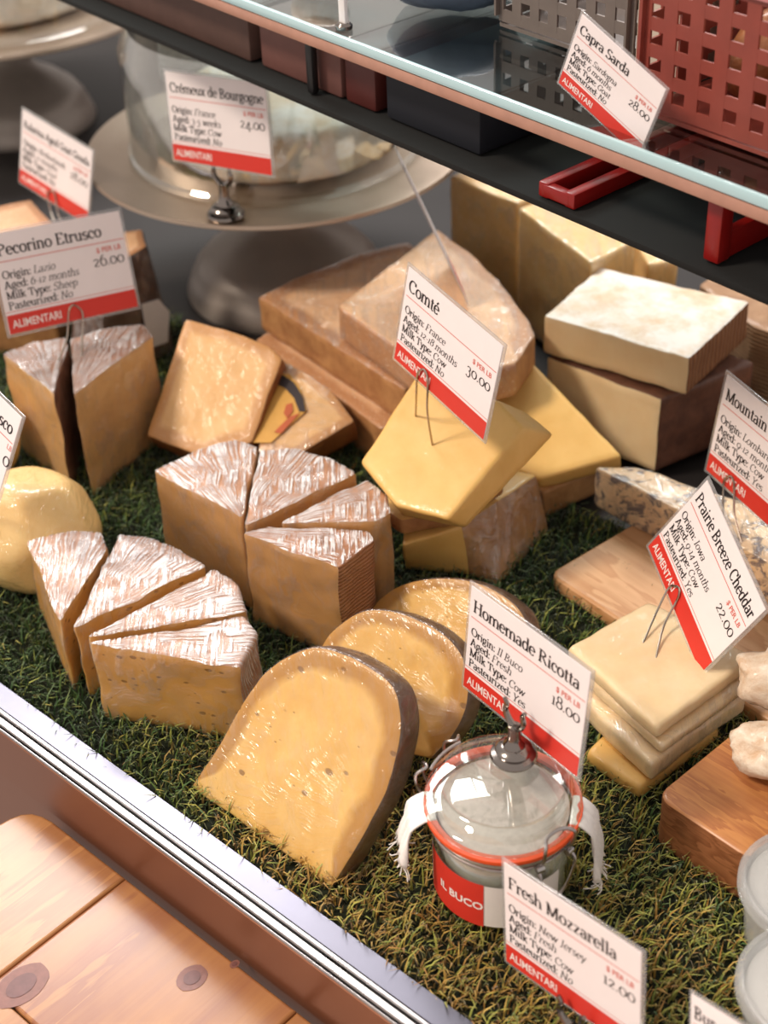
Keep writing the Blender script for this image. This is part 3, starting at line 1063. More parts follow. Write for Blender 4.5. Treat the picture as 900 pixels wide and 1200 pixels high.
lump('white_cheese', 'wrinkled white-rinded log lying behind another on the wooden block', 'white_rind', [cL2[0], cL2[1], .076], [d2, np.cross(EZ, d2), EZ], (.058, .027, .0255), 5, .009, 60, group='white-rinded logs', flat=.0505)
cB = un(38, 622, .052)
pl_ = lump('round_cheese', 'pale round stretched-curd cheese in clear wrap at the end of the case', 'pale_paste', [cB[0], cB[1], .052], [CR, np.cross(EZ, CR), EZ], (.060, .056, .056), 9, .0015, 40,
           facets=(((.55, -.55, .63), .049), ((-.3, -.75, .6), .050), ((.9, .1, .4), .053), ((.3, -.9, -.1), .051), ((.1, .2, 1), .050)), flat=.003)
kn = un(-2, 622, .060)
mb = MB().lathe([(.0001, -.012)]+[(.012*math.cos(a), .012*math.sin(a)) for a in np.linspace(-1.4, 1.4, 10)]+[(.0001, .012)], kn-EZ*.0+(-CR*.0)-np.array(pl_.location)-F*.03, 24)
mb.build('neck_knob', 'pale_paste', pl_)
cB2 = un(8, 515, .05)
lump('small_cheese', 'yellow cheese half hidden behind the cut-off sign', 'comte_paste', [cB2[0]-.022, cB2[1]+.01, .05], [CR, np.cross(EZ, CR), EZ], (.032, .032, .048), 11, .001, 30, flat=.003)

# cheese under the goat gouda sign and the dark wrapped one
T, B = upright([(-50, 262), (0, 241), (36, 233), (64, 262), (52, 300), (-30, 300)], .125)
cheese('cheese_wedge', 'tan wedge carrying the aged goat gouda sign', 'cheese', T, B, 'rind', {'paste': 'alpine_paste', 'rind': 'alpine_rind'}, seed=91)
T = np.array([un(u, v, .125) for u, v in ((90, 290), (140, 272), (166, 268), (172, 288), (120, 318))])
B = np.array([un(u, v, .003) for u, v in ((80, 440), (150, 395), (203, 392), (206, 412), (120, 460))])
dk = cheese('wrapped_cheese', 'cheese in dark leafy wrapper with a white sticker behind the tall pair of wedges', 'cheese', T, B, 'rind', {'paste': 'alpine_paste', 'rind': 'leaf_dark'}, cap='paste', seed=92, film=('rind',), film_mat_='film_soft')
nS = nrm(np.cross(B[3]-T[3], B[4]-T[3]))
if nS@F > 0:
    nS = -nS
decal([(163, 356), (183, 350), (196, 365), (194, 400), (172, 408)], 'white_sticker', 'label_paper', .004, dk, T[3], nS)

# ------------------------------------------------------------------ price signs
# ---- small serif alphabet: strokes with thick and thin parts; (kind, numbers...) per stroke
# L x0 y0 x1 y1 line | A cx cy rx ry a0 a1 arc in degrees | S x y w serif bar | D x y dot
GL = {
 'a': (.45, 'A .20 .125 .145 .125 20 380|L .345 .30 .345 .04|A .20 .31 .145 .15 0 150|S .37 .012 .11'),
 'b': (.50, 'L .11 .02 .11 .72|A .27 .23 .17 .23 -165 165|S .07 .71 .12'),
 'c': (.42, 'A .24 .23 .18 .23 48 312|D .35 .36'),
 'd': (.50, 'A .23 .23 .17 .23 15 345|L .39 .0 .39 .72|S .35 .71 .12|S .42 .012 .12'),
 'e': (.44, 'A .23 .23 .18 .23 0 318|L .06 .25 .41 .25'),
 'f': (.32, 'L .15 0 .15 .56|A .27 .56 .12 .15 50 180|L .03 .45 .29 .45|S .15 .012 .24'),
 'g': (.45, 'A .20 .28 .14 .17 0 360|A .33 .42 .08 .06 20 160|A .20 .06 .11 .06 90 250|A .21 -.09 .16 .11 0 360'),
 'h': (.53, 'L .11 0 .11 .72|A .26 .27 .15 .19 0 165|L .41 .27 .41 0|S .07 .71 .12|S .11 .012 .2|S .41 .012 .2'),
 'i': (.26, 'L .13 0 .13 .45|S .09 .445 .12|S .13 .012 .2|D .13 .62'),
 'j': (.26, 'L .15 -.1 .15 .45|S .11 .445 .12|A .05 -.1 .10 .10 270 360|D .15 .62'),
 'k': (.50, 'L .11 0 .11 .72|L .13 .20 .38 .45|L .22 .27 .42 0|S .07 .71 .12|S .11 .012 .2|S .38 .445 .18|S .42 .012 .17'),
 'l': (.26, 'L .13 0 .13 .72|S .09 .71 .12|S .13 .012 .2'),
 'm': (.80, 'L .11 0 .11 .45|A .255 .27 .145 .19 0 165|L .40 .27 .40 0|A .545 .27 .145 .19 0 165|L .69 .27 .69 0|S .07 .445 .12|S .11 .012 .2|S .40 .012 .18|S .69 .012 .2'),
 'n': (.53, 'L .11 0 .11 .45|A .26 .27 .15 .19 0 165|L .41 .27 .41 0|S .07 .445 .12|S .11 .012 .2|S .41 .012 .2'),
 'o': (.48, 'A .24 .23 .19 .23 0 360'),
 'p': (.50, 'L .11 -.22 .11 .45|A .27 .23 .17 .23 -165 165|S .07 .445 .12|S .12 -.21 .22'),
 'q': (.50, 'L .39 -.22 .39 .45|A .23 .23 .17 .23 15 345|S .39 -.21 .22'),
 'r': (.37, 'L .11 0 .11 .45|A .24 .28 .13 .17 55 165|S .07 .445 .12|S .12 .012 .22|D .31 .40'),
 's': (.37, 'A .185 .34 .125 .115 30 250|A .185 .12 .135 .125 -160 75|L .13 .26 .25 .20'),
 't': (.31, 'L .14 .10 .14 .60|A .235 .10 .095 .10 180 310|L .03 .45 .28 .45'),
 'u': (.53, 'L .11 .45 .11 .17|A .255 .17 .145 .17 180 345|L .40 .45 .40 0|S .07 .445 .12|S .36 .445 .12|S .44 .012 .12'),
 'v': (.46, 'L .06 .45 .23 0|L .40 .45 .23 0|S .06 .445 .17|S .40 .445 .15'),
 'w': (.68, 'L .06 .45 .21 0|L .34 .45 .21 0|L .34 .45 .48 0|L .62 .45 .48 0|S .06 .445 .16|S .34 .445 .12|S .62 .445 .14'),
 'x': (.46, 'L .06 .45 .40 0|L .39 .45 .06 0|S .07 .445 .16|S .38 .445 .14|S .07 .012 .15|S .39 .012 .16'),
 'y': (.46, 'L .06 .45 .24 .02|L .40 .45 .16 -.18|S .06 .445 .17|S .40 .445 .15|D .12 -.17'),
 'z': (.42, 'L .05 .435 .37 .435|L .36 .43 .06 .02|L .05 .02 .38 .02'),
 'A': (.68, 'L .32 .68 .08 0|L .32 .68 .58 0|L .17 .22 .48 .22|S .08 .012 .19|S .58 .012 .2'),
 'B': (.60, 'L .13 0 .13 .68|A .13 .52 .32 .16 -90 90|A .13 .18 .38 .18 -90 90|L .13 .35 .3 .35|S .09 .67 .14|S .09 .012 .14'),
 'C': (.62, 'A .34 .34 .27 .34 45 315|L .55 .48 .55 .66'),
 'D': (.68, 'L .13 0 .13 .68|A .20 .34 .38 .33 -90 90|L .1 .67 .22 .67|L .1 .012 .22 .012|S .09 .67 .12|S .09 .012 .12'),
 'E': (.56, 'L .13 0 .13 .68|L .08 .665 .47 .665|L .13 .35 .38 .35|L .08 .015 .50 .015|L .47 .67 .47 .54|L .50 0 .50 .15|S .09 .665 .12|S .09 .015 .12'),
 'F': (.54, 'L .13 0 .13 .68|L .08 .665 .48 .665|L .13 .35 .38 .35|L .48 .67 .48 .53|S .14 .012 .23'),
 'G': (.68, 'A .34 .34 .27 .34 45 325|L .55 .48 .55 .66|L .56 .05 .56 .29|S .54 .29 .2'),
 'H': (.70, 'L .14 0 .14 .68|L .56 0 .56 .68|L .14 .35 .56 .35|S .14 .67 .23|S .56 .67 .23|S .14 .012 .23|S .56 .012 .23'),
 'I': (.30, 'L .15 0 .15 .68|S .15 .67 .23|S .15 .012 .23'),
 'J': (.36, 'L .2 .08 .2 .68|A .1 .08 .1 .12 230 360|S .2 .67 .22'),
 'L': (.54, 'L .13 0 .13 .68|L .08 .015 .48 .015|L .48 0 .48 .16|S .13 .67 .23'),
 'M': (.84, 'L .13 0 .13 .68|L .13 .68 .41 .02|L .69 .68 .41 .02|L .70 0 .70 .68|S .10 .67 .18|S .73 .67 .18|S .12 .012 .2|S .70 .012 .23'),
 'N': (.72, 'L .13 0 .13 .68|L .13 .66 .57 .02|L .57 0 .57 .68|S .10 .67 .18|S .57 .67 .21|S .13 .012 .21'),
 'O': (.70, 'A .35 .34 .29 .34 0 360'),
 'P': (.56, 'L .13 0 .13 .68|A .13 .50 .36 .175 -90 90|S .09 .67 .14|S .14 .012 .24'),
 'R': (.64, 'L .13 0 .13 .68|A .13 .51 .34 .165 -90 90|L .30 .34 .56 .01|S .09 .67 .14|S .14 .012 .24|S .58 .012 .1'),
 'S': (.52, 'A .26 .51 .17 .17 35 255|A .26 .17 .19 .17 -155 75|L .18 .375 .35 .315|L .42 .56 .42 .67|L .08 .0 .08 .13'),
 'T': (.60, 'L .30 0 .30 .68|L .05 .665 .55 .665|L .05 .67 .05 .53|L .55 .67 .55 .53|S .30 .012 .24'),
 'Y': (.62, 'L .08 .68 .30 .32|L .54 .68 .30 .32|L .30 .34 .30 0|S .09 .67 .2|S .53 .67 .18|S .30 .012 .23'),
 '0': (.50, 'A .25 .23 .20 .23 0 360'), '1': (.32, 'L .16 0 .16 .45|S .11 .445 .12|S .16 .012 .24'),
 '2': (.44, 'A .20 .33 .14 .13 -20 165|L .33 .29 .06 .03|L .05 .025 .39 .025'),
 '3': (.44, 'A .19 .33 .14 .13 -70 155|A .19 .02 .17 .20 -150 85'),
 '4': (.48, 'L .33 -.2 .33 .45|L .33 .45 .04 .02|L .03 .015 .45 .015'),
 '5': (.44, 'L .12 .44 .38 .44|L .12 .45 .10 .20|A .19 .03 .18 .22 -150 115'),
 '6': (.48, 'A .25 .22 .19 .22 0 360|A .44 .23 .38 .47 110 180'),
 '7': (.44, 'L .05 .435 .40 .435|L .39 .43 .16 -.20'),
 '8': (.48, 'A .24 .18 .19 .18 0 360|A .24 .51 .15 .155 0 360'),
 '9': (.48, 'A .24 .24 .19 .22 0 360|A .05 .23 .38 .44 290 360'),
 ':': (.20, 'D .10 .05|D .10 .40'), '.': (.20, 'D .10 .045'), '-': (.30, 'L .05 .21 .25 .21'), ' ': (.25, ''),
}
def serif_text(body, size, bold=False, slant=0.):
    """outline mesh of a line of text; returns vertices, faces, width"""
    th, tn = (.125, .055) if bold else (.088, .04)
    V, Fc = [], []
    x = 0.
    acc = False
    def strip(P):
        P = np.array(P)
        d = np.gradient(P, axis=0)
        d /= np.linalg.norm(d, axis=1, keepdims=True)+1e-9
        w = (tn+(th-tn)*np.abs(d[:, 1])**1.3)/2
        nv = np.stack([-d[:, 1], d[:, 0]], 1)*w[:, None]
        b = len(V)
        for p, q in zip(P-nv, P+nv):
            V.append((p[0]+x, p[1]))
            V.append((q[0]+x, q[1]))
        for i in range(len(P)-1):
            Fc.append((b+2*i, b+2*i+2, b+2*i+3, b+2*i+1))
    for ch_ in body:
        acute = ch_ in 'é'
        if acute:
            ch_ = 'e'
        if ch_ not in GL:
            x += .3
            continue
        w, g = GL[ch_]
        for st_ in g.split('|') if g else []:
            q = st_.split()
            k, q = q[0], [float(z) for z in q[1:]]
            if k == 'L':
                strip([q[:2], q[2:]])
            elif k == 'A':
                aa = np.radians(np.linspace(q[4], q[5], max(6, int(abs(q[5]-q[4])/22))))
                strip(np.stack([q[0]+q[2]*np.cos(aa), q[1]+q[3]*np.sin(aa)], 1))
            elif k == 'S':
                strip([(q[0]-q[2]/2, q[1]), (q[0]+q[2]/2, q[1])])
            else:
                aa = np.radians(np.arange(0, 360, 60))
                b = len(V)
                V.extend([(q[0]+x+th*.55*math.cos(a), q[1]+th*.55*math.sin(a)) for a in aa])
                Fc.append(tuple(range(b, b+6)))
        if acute:
            strip([(.20, .54), (.33, .68)])
        x += w
    return [((a+slant*b)*size, b*size, 0.) for a, b in V], Fc, x*size
def serif_obj(body, size, name, mat, parent, x, y, z, bold=False, slant=0., align='LEFT', maxw=None):
    V, Fc, w = serif_text(body, size, bold, slant)
    dx = -w if align == 'RIGHT' else 0.
    o = mesh_obj(name, [(a+dx, b, 0) for a, b, c in V], Fc, mat, parent, False)
    o.location = (x, y, z)
    if maxw and w > maxw:
        o.scale[0] = maxw/w
        w = maxw
    return o, w
def text_obj(body, size, name, mat, parent, x, y, z, shear=0., off=0., align='LEFT', sx=1.):
    cu = bpy.data.curves.new('t', 'FONT')
    cu.body = body
    cu.size = size
    cu.shear = shear
    cu.offset = off*size
    cu.align_x = align
    cu.resolution_u = 2
    ob = bpy.data.objects.new('t', cu)
    COL.objects.link(ob)
    dg = bpy.context.evaluated_depsgraph_get()
    me = bpy.data.meshes.new_from_object(ob.evaluated_get(dg))
    bpy.data.objects.remove(ob, do_unlink=True)
    bpy.data.curves.remove(cu)
    w = max([v_.co.x for v_ in me.vertices] or [0])
    me.materials.clear()
    me.materials.append(MAT[mat])
    o = bpy.data.objects.new(name, me)
    COL.objects.link(o)
    o.parent = parent
    o.location = (x, y, z)
    o.scale = (sx, 1, 1)
    return o, w*sx
def sign(label, ctr, x, y, W, title, lines, price, tsize=.135, clip=True, title_align='LEFT', brand=True):
    H_ = W/1.4
    x = nrm(x)
    y = np.asarray(y, float)
    y = nrm(y-np.dot(y, x)*x)
    n = np.cross(x, y)
    root = thing('price_sign', label, 'sign', ctr, rot=Matrix((x, y, n)).transposed())
    MB().box((0, 0, 0), (W, H_, .0016), bev=.0004).build('plastic_sleeve', 'sleeve', root)
    cw, chh = W*.955, H_*.94
    z0 = .0010
    def rect(nm, mat, x0, x1, y0, y1, z):
        mesh_obj(nm, [(x0, y0, z), (x1, y0, z), (x1, y1, z), (x0, y1, z)], [(0, 1, 2, 3)], mat, root, False)
    MB().box((0, 0, .0006), (cw, chh, .0008)).build('card', 'card', root, smooth=False)
    L, Rr, Bt = -cw/2, cw/2, -chh/2
    rect('red_band', 'print_red', L, Rr, Bt, Bt+.175*H_, z0+.00012)
    rect('rule_line', 'print_line', L+.02*W, Rr-.01*W, .20*H_, .208*H_, z0+.00012)
    rect('rule_line', 'print_line', L, Rr, Bt+.20*H_, Bt+.206*H_, z0+.00012)
    zt = z0+.0002
    if title:
        if title_align == 'LEFT':
            serif_obj(title, tsize*H_*1.25, 'title_text', 'print_black', root, L+.03*W, .262*H_, zt, True, maxw=cw*.94)
        else:
            serif_obj(title, tsize*H_*1.25, 'title_text', 'print_black', root, Rr-.04*W, .262*H_, zt, True, align='RIGHT')
    yy = .045*H_
    for a, b in lines:
        o_, w_ = serif_obj(a, .104*H_, 'detail_text', 'print_black', root, L+.03*W, yy, zt, True)
        serif_obj(b, .104*H_, 'detail_text', 'print_black', root, L+.03*W+w_+.015*W, yy, zt, False, .22)
        yy -= .097*H_
    if price:
        text_obj('$ PER LB', .066*H_, 'unit_text', 'print_line', root, Rr-.04*W, .115*H_, zt, off=.02, align='RIGHT', sx=1.05)
        serif_obj(price, .155*H_, 'price_text', 'print_black', root, Rr-.03*W, -.015*H_, zt, align='RIGHT')
    if brand:
        text_obj('ALIMENTARI', .105*H_, 'brand_text', 'print_white', root, L+.03*W, Bt+.05*H_, zt+.0001, off=.015, sx=.85)
    root['_n'] = list(map(float, n))
    return root, x, y, n
def wire_clip(root, ax, sx_, H_, feet, r=.0009, loop=.010):
    """bent wire: two feet in the cheese, legs up to a round loop that grips the lower edge of the card"""
    x, y, n = ax
    ctr = np.array(root.location)
    M = np.array([x, y, n])
    loc = lambda P: M@(np.asarray(P)-ctr)
    a, b = loc(feet[0]), loc(feet[1])
    yb = -H_/2
    pts = [a, (a*.35+np.array([sx_-loop*.55, yb-.002, .0028])*.65), np.array([sx_-loop*.75, yb+loop*.7, .0026]), np.array([sx_-loop*.45, yb+loop*1.45, .0026]), np.array([sx_, yb+loop*1.75, .0026]),
           np.array([sx_+loop*.45, yb+loop*1.45, .0026]), np.array([sx_+loop*.75, yb+loop*.7, .0026]), (b*.35+np.array([sx_+loop*.55, yb-.002, .0028])*.65), b]
    mb = MB().tube(spline(pts, 6), r, 8)
    mb.tube(spline([np.array([sx_+loop*math.cos(t_)*.62, yb+loop*.95+loop*.62*math.sin(t_), -.0022]) for t_ in np.linspace(0, 2*math.pi, 13)[:-1]], 4, True), r, 8, True)
    mb.build('wire_clip', 'wire', root)
def holder(root, ax, base, sc=1., sxoff=0., H_=.09):
    """chrome card holder: turned foot, stem and two curled prongs"""
    x, y, n = ax
    ctr = np.array(root.location)
    M = np.array([x, y, n])
    base = np.asarray(base, float)
    prof = [(0.0165, 0), (.0170, .002), (.0160, .004), (.0125, .0055), (.0135, .0075), (.0120, .0095), (.008, .011), (.0075, .013), (.0055, .0150), (.0045, .020), (.0045, .030), (.0001, .031)]
    mb = MB().lathe([(r*sc, z*sc) for r, z in prof], base, 32)
    top = base+EZ*.028*sc
    gx = np.array([x[0], x[1], 0])
    gx = nrm(gx)
    for s_ in (-1, 1):
        p = [top, top+gx*s_*.006*sc+EZ*.004*sc, top+gx*s_*.0095*sc+EZ*.010*sc, top+gx*s_*.0085*sc+EZ*.017*sc, top+gx*s_*.011*sc+EZ*.021*sc]
        mb.tube(spline(p, 5), [.0030*sc*(1-.5*k/20) for k in range(21)], 8)
    mb.v = [tuple(M@(np.array(v_)-ctr)) for v_ in mb.v]
    mb.build('chrome_holder', 'chrome', root)
D4 = lambda o, a, m, p: [('Origin:', o), ('Aged:', a), ('Milk Type:', m), ('Pasteurized:', p)]
# Comté
r_, *ax = sign('white and red Comté sign clipped to the smooth yellow wedge', (.0549, 1.0723, .2402), (.533, -.837, -.125), (.164, -.043, .986), .1293, 'Comté', D4('France', '12-18 months', 'Cow', 'No'), '30.00')
f1 = onplane(507, 521, *P_COMTE); f2 = onplane(487, 486, *P_COMTE)
wire_clip(r_, ax, -.020, .1293/1.4, (f2-EZ*.002, f1-EZ*.002))
# cheddar
r_, *ax = sign('tilted white and red cheddar sign on the pale slabs', (.242, .931, .117), (.199, -.933, -.299), (.444, -.186, .876), .126, 'Prairie Breeze Cheddar', D4('Iowa', '9-14 months', 'Cow', 'Yes'), '22.00', .125)
wire_clip(r_, ax, -.008, .126/1.4, (un(752, 756, .066)-EZ*.002, un(768, 774, .066)-EZ*.002))
# ricotta
JAR = un(588, 1041, 0)
r_, *ax = sign('white and red Homemade Ricotta sign standing on the jar lid', (.089, .780, .159), (.57, -.821, .043), (.078, .106, .991), .125, 'Homemade Ricotta', D4('Il Buco', 'Fresh', 'Cow', 'Yes'), '18.00', .125)
holder(r_, ax, un(602, 886, .1125)*[1, 1, 0]+EZ*.1125, .95)
# mozzarella
r_, *ax = sign('white and red Fresh Mozzarella sign in front of the jar', (.103, .615, .079), (.628, -.763, .152), (-.017, .182, .983), .1196, 'Fresh Mozzarella', D4('New Jersey', 'Fresh', 'Cow', 'No'), '12.00', .125)
holder(r_, ax, np.array([*un(668, 1205, .03)[:2], .003]), 1.0)
# gorgonzola
r_, *ax = sign('white and red Mountain Gorgonzola sign above the blue-veined wedge', (.314, 1.056, .131), (.404, -.915, -.015), (.104, .029, .994), .141, 'Mountain Gorgonzola', D4('Lombardy', '9-12 months', 'Cow', 'Yes'), '24.00', .12)
wire_clip(r_, ax, -.033, .141/1.4, (un(848, 612, .062)-EZ*.002, un(870, 636, .062)-EZ*.002))
# pecorino etrusco
r_, *ax = sign('white and red Pecorino Etrusco sign above the tall pair of wedges', (-.291, 1.341, .186), (.831, .544, -.117), (-.118, .378, .918), .138, 'Pecorino Etrusco', D4('Lazio', '6-12 months', 'Sheep', 'No'), '26.00', .125)
wire_clip(r_, ax, .000, .138/1.4, (un(66, 424, .118)-EZ*.002, un(95, 418, .12)-EZ*.002))
# cremeux
r_, *ax = sign('white and red Crémeux de Bourgogne sign on the rim of the cake stand', (-.1432, 1.455, .280), (.812, -.577, .085), (-.005, .139, .99), .130, 'Crémeux de Bourgogne', D4('France', '3-5 weeks', 'Cow', 'No'), '24.00', .115)
HB = un(265, 251, .178)
holder(r_, ax, [HB[0], HB[1], .1765], 1.15)
# goat gouda
r_, *ax = sign('white and red aged goat gouda sign behind the Pecorino Etrusco sign', (-.338, 1.601, .178), (.70, -.70, -.13), (.2, .03, .98), .125, 'Balarina Aged Goat Gouda', D4('Netherlands', '12 months', 'Goat', 'No'), '28.00', .105)
wire_clip(r_, ax, .000, .125/1.4, (un(68, 270, .125)-EZ*.002, un(80, 272, .125)-EZ*.0))
# cut-off sign at the end of the case
r_, *ax = sign('white and red sign leaning over the pale round cheese', (-.3264, 1.0509, .2085), (.635, -.75, -.185), (.391, .106, .914), .130, 'Fresco', [], '', .125, title_align='RIGHT', brand=False)
text_obj('LB', .062*.1, 'unit_text', 'print_line', r_, .062, .012, .0012, align='RIGHT')
serif_obj('0', .0175, 'price_text', 'print_black', r_, .064, -.002, .0012, align='RIGHT')
wire_clip(r_, ax, .0, .1397/1.4, (un(-40, 600, .08), un(-25, 600, .08)))
# capra sarda on the upper shelf
r_, *ax = sign('white and red Capra Sarda sign on the glass shelf', (.165, 1.028, .472), (.58, -.723, -.375), (.204, -.317, .926), .0873, 'Capra Sarda', D4('Sardegna', '6 months', 'Goat', 'No'), '28.00', .13)
r_.location = Vector((.167, 1.031, .469))
# corner sign
r_, *ax = sign('white and red sign beside the round plastic tubs', (.192, .525, .080), (.525, -.788, .323), (.017, .389, .921), .0946, 'Bur', [], '', .14, brand=False)
holder(r_, ax, np.array([.196, .525, .003]), 1.0)
# sign seen edge-on
a_, b_ = un(472, 196, .235), un(549, 357, .1345)
a_ = onplane(472, 196, b_+np.array([0, .0, 0]), nrm((0, -1, .15)))
yv = nrm(a_-b_)
xv = nrm(ray(510, 275)+np.array([.02, 0, 0]))
xv = nrm(xv-np.dot(xv, yv)*yv)
Hs = np.linalg.norm(a_-b_)
cs = (a_+b_)/2+xv*.04
r_, *ax = sign('sign turned edge-on stuck into the top wedge of the tan stack', cs, xv, yv, .09, '', [], '', brand=False)
r_.scale = (1, Hs/(.09/1.4), 1)

# ------------------------------------------------------------------ jar
jr = thing('clip_jar', 'glass swing-top jar of ricotta with orange rubber ring and cloth', 'jar', (JAR[0], JAR[1], .003))
RB, RT = .0475, .0500
outer = [(.0001, .001), (.040, .000), (.0455, .002), (.0475, .007), (.0478, .060), (.0470, .066), (.0455, .070), (.0450, .074), (.0500, .0765), (.0510, .0795), (.0500, .082)]
inner = [(.0465, .082), (.0430, .074), (.0440, .064), (.0448, .010), (.042, .006), (.0001, .005)]
MB().lathe(outer+inner, n=64).build('glass_body', 'jar_glass', jr)
MB().lathe([(.0001, .0062), (.041, .0065), (.0436, .011), (.0430, .062), (.040, .064), (.0001, .066)], n=48).build('ricotta_curd', 'curd', jr)
MB().lathe([(.0475, .0822), (.0535, .0822), (.0540, .0838), (.0535, .0855), (.0475, .0855)]+[(.0475, .0822)], n=64, cap=False).build('rubber_ring', 'rubber', jr)
lid = MB().lathe([(.0001, .0935), (.034, .0935), (.0365, .0925), (.042, .0875), (.0515, .0870), (.0530, .0885), (.0530, .0925), (.0515, .0945), (.0480, .0955), (.0470, .1010), (.0455, .1045), (.0430, .1060), (.0410, .1045), (.0380, .1030), (.0001, .1055)], n=64).build('glass_lid', 'jar_glass', jr)
# label round the body
def wrap_label(name, mat, a0, a1, z0_, z1_, r):
    n = 20
    V = []
    for k in range(n+1):
        a = a0+(a1-a0)*k/n
        for z in (z0_, z1_):
            V.append((r*math.cos(a), r*math.sin(a), z))
    return mesh_obj(name, V, [(2*k, 2*k+2, 2*k+3, 2*k+1) for k in range(n)], mat, jr)
facing = math.atan2(-JAR[1], -JAR[0])
wrap_label('white_label', 'label_paper', facing-1.55, facing+.9, .014, .054, .0483)
wrap_label('red_label', 'print_red', facing-1.35, facing-.25, .013, .055, .0486)
tx, w_ = text_obj('IL BUCO', .0098, 'brand_text', 'print_white', jr, 0, 0, 0, off=.03)
for v_ in tx.data.vertices:
    a = facing-1.02+v_.co.x/.0487
    v_.co = Vector((.0489*math.cos(a), .0489*math.sin(a), .030+v_.co.y))
# wire bail: clasp towards the camera's right, hinge opposite
ca = facing+.72
def jp(a, r, z):
    return np.array([r*math.cos(a), r*math.sin(a), z])
cl = MB()
cl.tube([jp(a, .0500, .0735) for a in np.linspace(0, 2*math.pi, 49)[:-1]], .0011, 8, True)
cl.tube(spline([jp(ca-.24, .0505, .0735), jp(ca-.22, .056, .083), jp(ca-.22, .058, .096), jp(ca-.12, .0515, .0985), jp(ca+.12, .0515, .0985), jp(ca+.22, .058, .096), jp(ca+.22, .056, .083), jp(ca+.24, .0505, .0735)], 6), .0013, 8)
cl.tube(spline([jp(ca-.26, .0525, .0735), jp(ca-.26, .058, .066), jp(ca-.20, .055, .045), jp(ca-.1, .0525, .036), jp(ca+.1, .0525, .036), jp(ca+.20, .055, .045), jp(ca+.26, .058, .066), jp(ca+.26, .0525, .0735)], 6), .0012, 8)
for s_ in (-.24, .24):
    cl.tube([jp(ca+s_-.05, .0535, .0735), jp(ca+s_+.05, .0535, .0735)], .0028, 10)
cl.build('wire_clasp', 'steel', jr)
ha = facing-2.2
hg = MB()
for da in (-.30, .30):
    hg.tube(spline([jp(ha+da-.1, .050, .074), jp(ha+da-.1, .059, .080), jp(ha+da-.1, .061, .094), jp(ha+da, .055, .098), jp(ha+da+.1, .061, .094), jp(ha+da+.1, .059, .080), jp(ha+da+.1, .050, .074)], 5), .0012, 8)
hg.tube([jp(ha+a, .0515, .0985) for a in np.linspace(-.32, .32, 9)], .0012, 8)
hg.build('wire_hinge', 'steel', jr)
# cloth trapped under the lid: two frayed ends
def cloth_end(a, w0, w1, ln, drop):
    rows_, cols = 14, 12
    V, Fc = [], []
    for i in range(rows_+1):
        t_ = i/rows_
        for k in range(cols+1):
            s_ = (k/cols-.5)*(w0+(w1-w0)*t_)
            r = .046+.012*min(1, t_*3)+ln*t_*.35+.003*math.sin(k*2.1+t_*5)*t_
            z = .0845-drop*max(0, t_-.12)**1.2+.002*math.sin(k*1.3+2*t_)*t_
            V.append(jp(a, r, z)+np.array([-math.sin(a), math.cos(a), 0])*s_)
    for i in range(rows_):
        for k in range(cols):
            q = i*(cols+1)+k
            Fc.append((q, q+1, q+cols+2, q+cols+1))
    o = mesh_obj('cloth', V, Fc, 'cloth', jr)
    sm = o.modifiers.new('solid', 'SOLIDIFY')
    sm.thickness = .0012
    fr = MB()
    for k in range(26):
        p = V[rows_*(cols+1)+random.randrange(cols+1)]
        d = np.array([random.gauss(0, .5), random.gauss(0, .5), -1.])
        fr.tube(spline([p, p+d*.004, p+d*.007+np.array([random.gauss(0, .002), random.gauss(0, .002), .001])], 3), .0004, 5)
    fr.build('fringe', 'cloth', o)
cloth_end(facing-1.45, .026, .034, .034, .046)
cloth_end(facing+1.45, .026, .030, .026, .062)
# inner cloth seen through the glass
MB().lathe([(.0435, .066), (.0425, .074), (.0450, .0815), (.030, .0830), (.0001, .0825)], n=40).build('cloth_cover', 'cloth_grey', jr)

# ------------------------------------------------------------------ tubs at the side
def tub(label, c, rot, r=.046, h=.055):
    root = thing('plastic_tub', label, 'tub', (c[0], c[1], c[2]), 'clear round tubs')
    MB().lathe([(.0001, 0), (r*.82, 0), (r*.86, .003), (r*.96, h), (r*.94, h), (r*.84, .004), (.0001, .002)], n=48).build('tub_body', 'tub_plastic', root)
    MB().lathe([(.0001, .003), (r*.82, .003), (r*.92, h*.95), (.0001, h*.96)], n=40).build('mozzarella', 'curd', root)
    MB().lathe([(r*1.0, h-.004), (r*1.06, h-.003), (r*1.06, h+.003), (r*1.02, h+.006), (r*.96, h+.006), (r*.93, h+.002), (.0001, h+.002), (.0001, h+.0008), (r*.98, h+.0004), (r*1.0, h-.004)], n=56).build('tub_lid', 'tub_plastic', root)
    return root
c1 = un(953, 1040, .058)
tub('clear round plastic tub of white cheese beside the wooden block', (c1[0], c1[1], .003), 0)
c2 = un(955, 1160, .052)
tub('clear round plastic tub of white cheese beside the cut-off sign', (c2[0], c2[1], .003), 0, .046, .049)

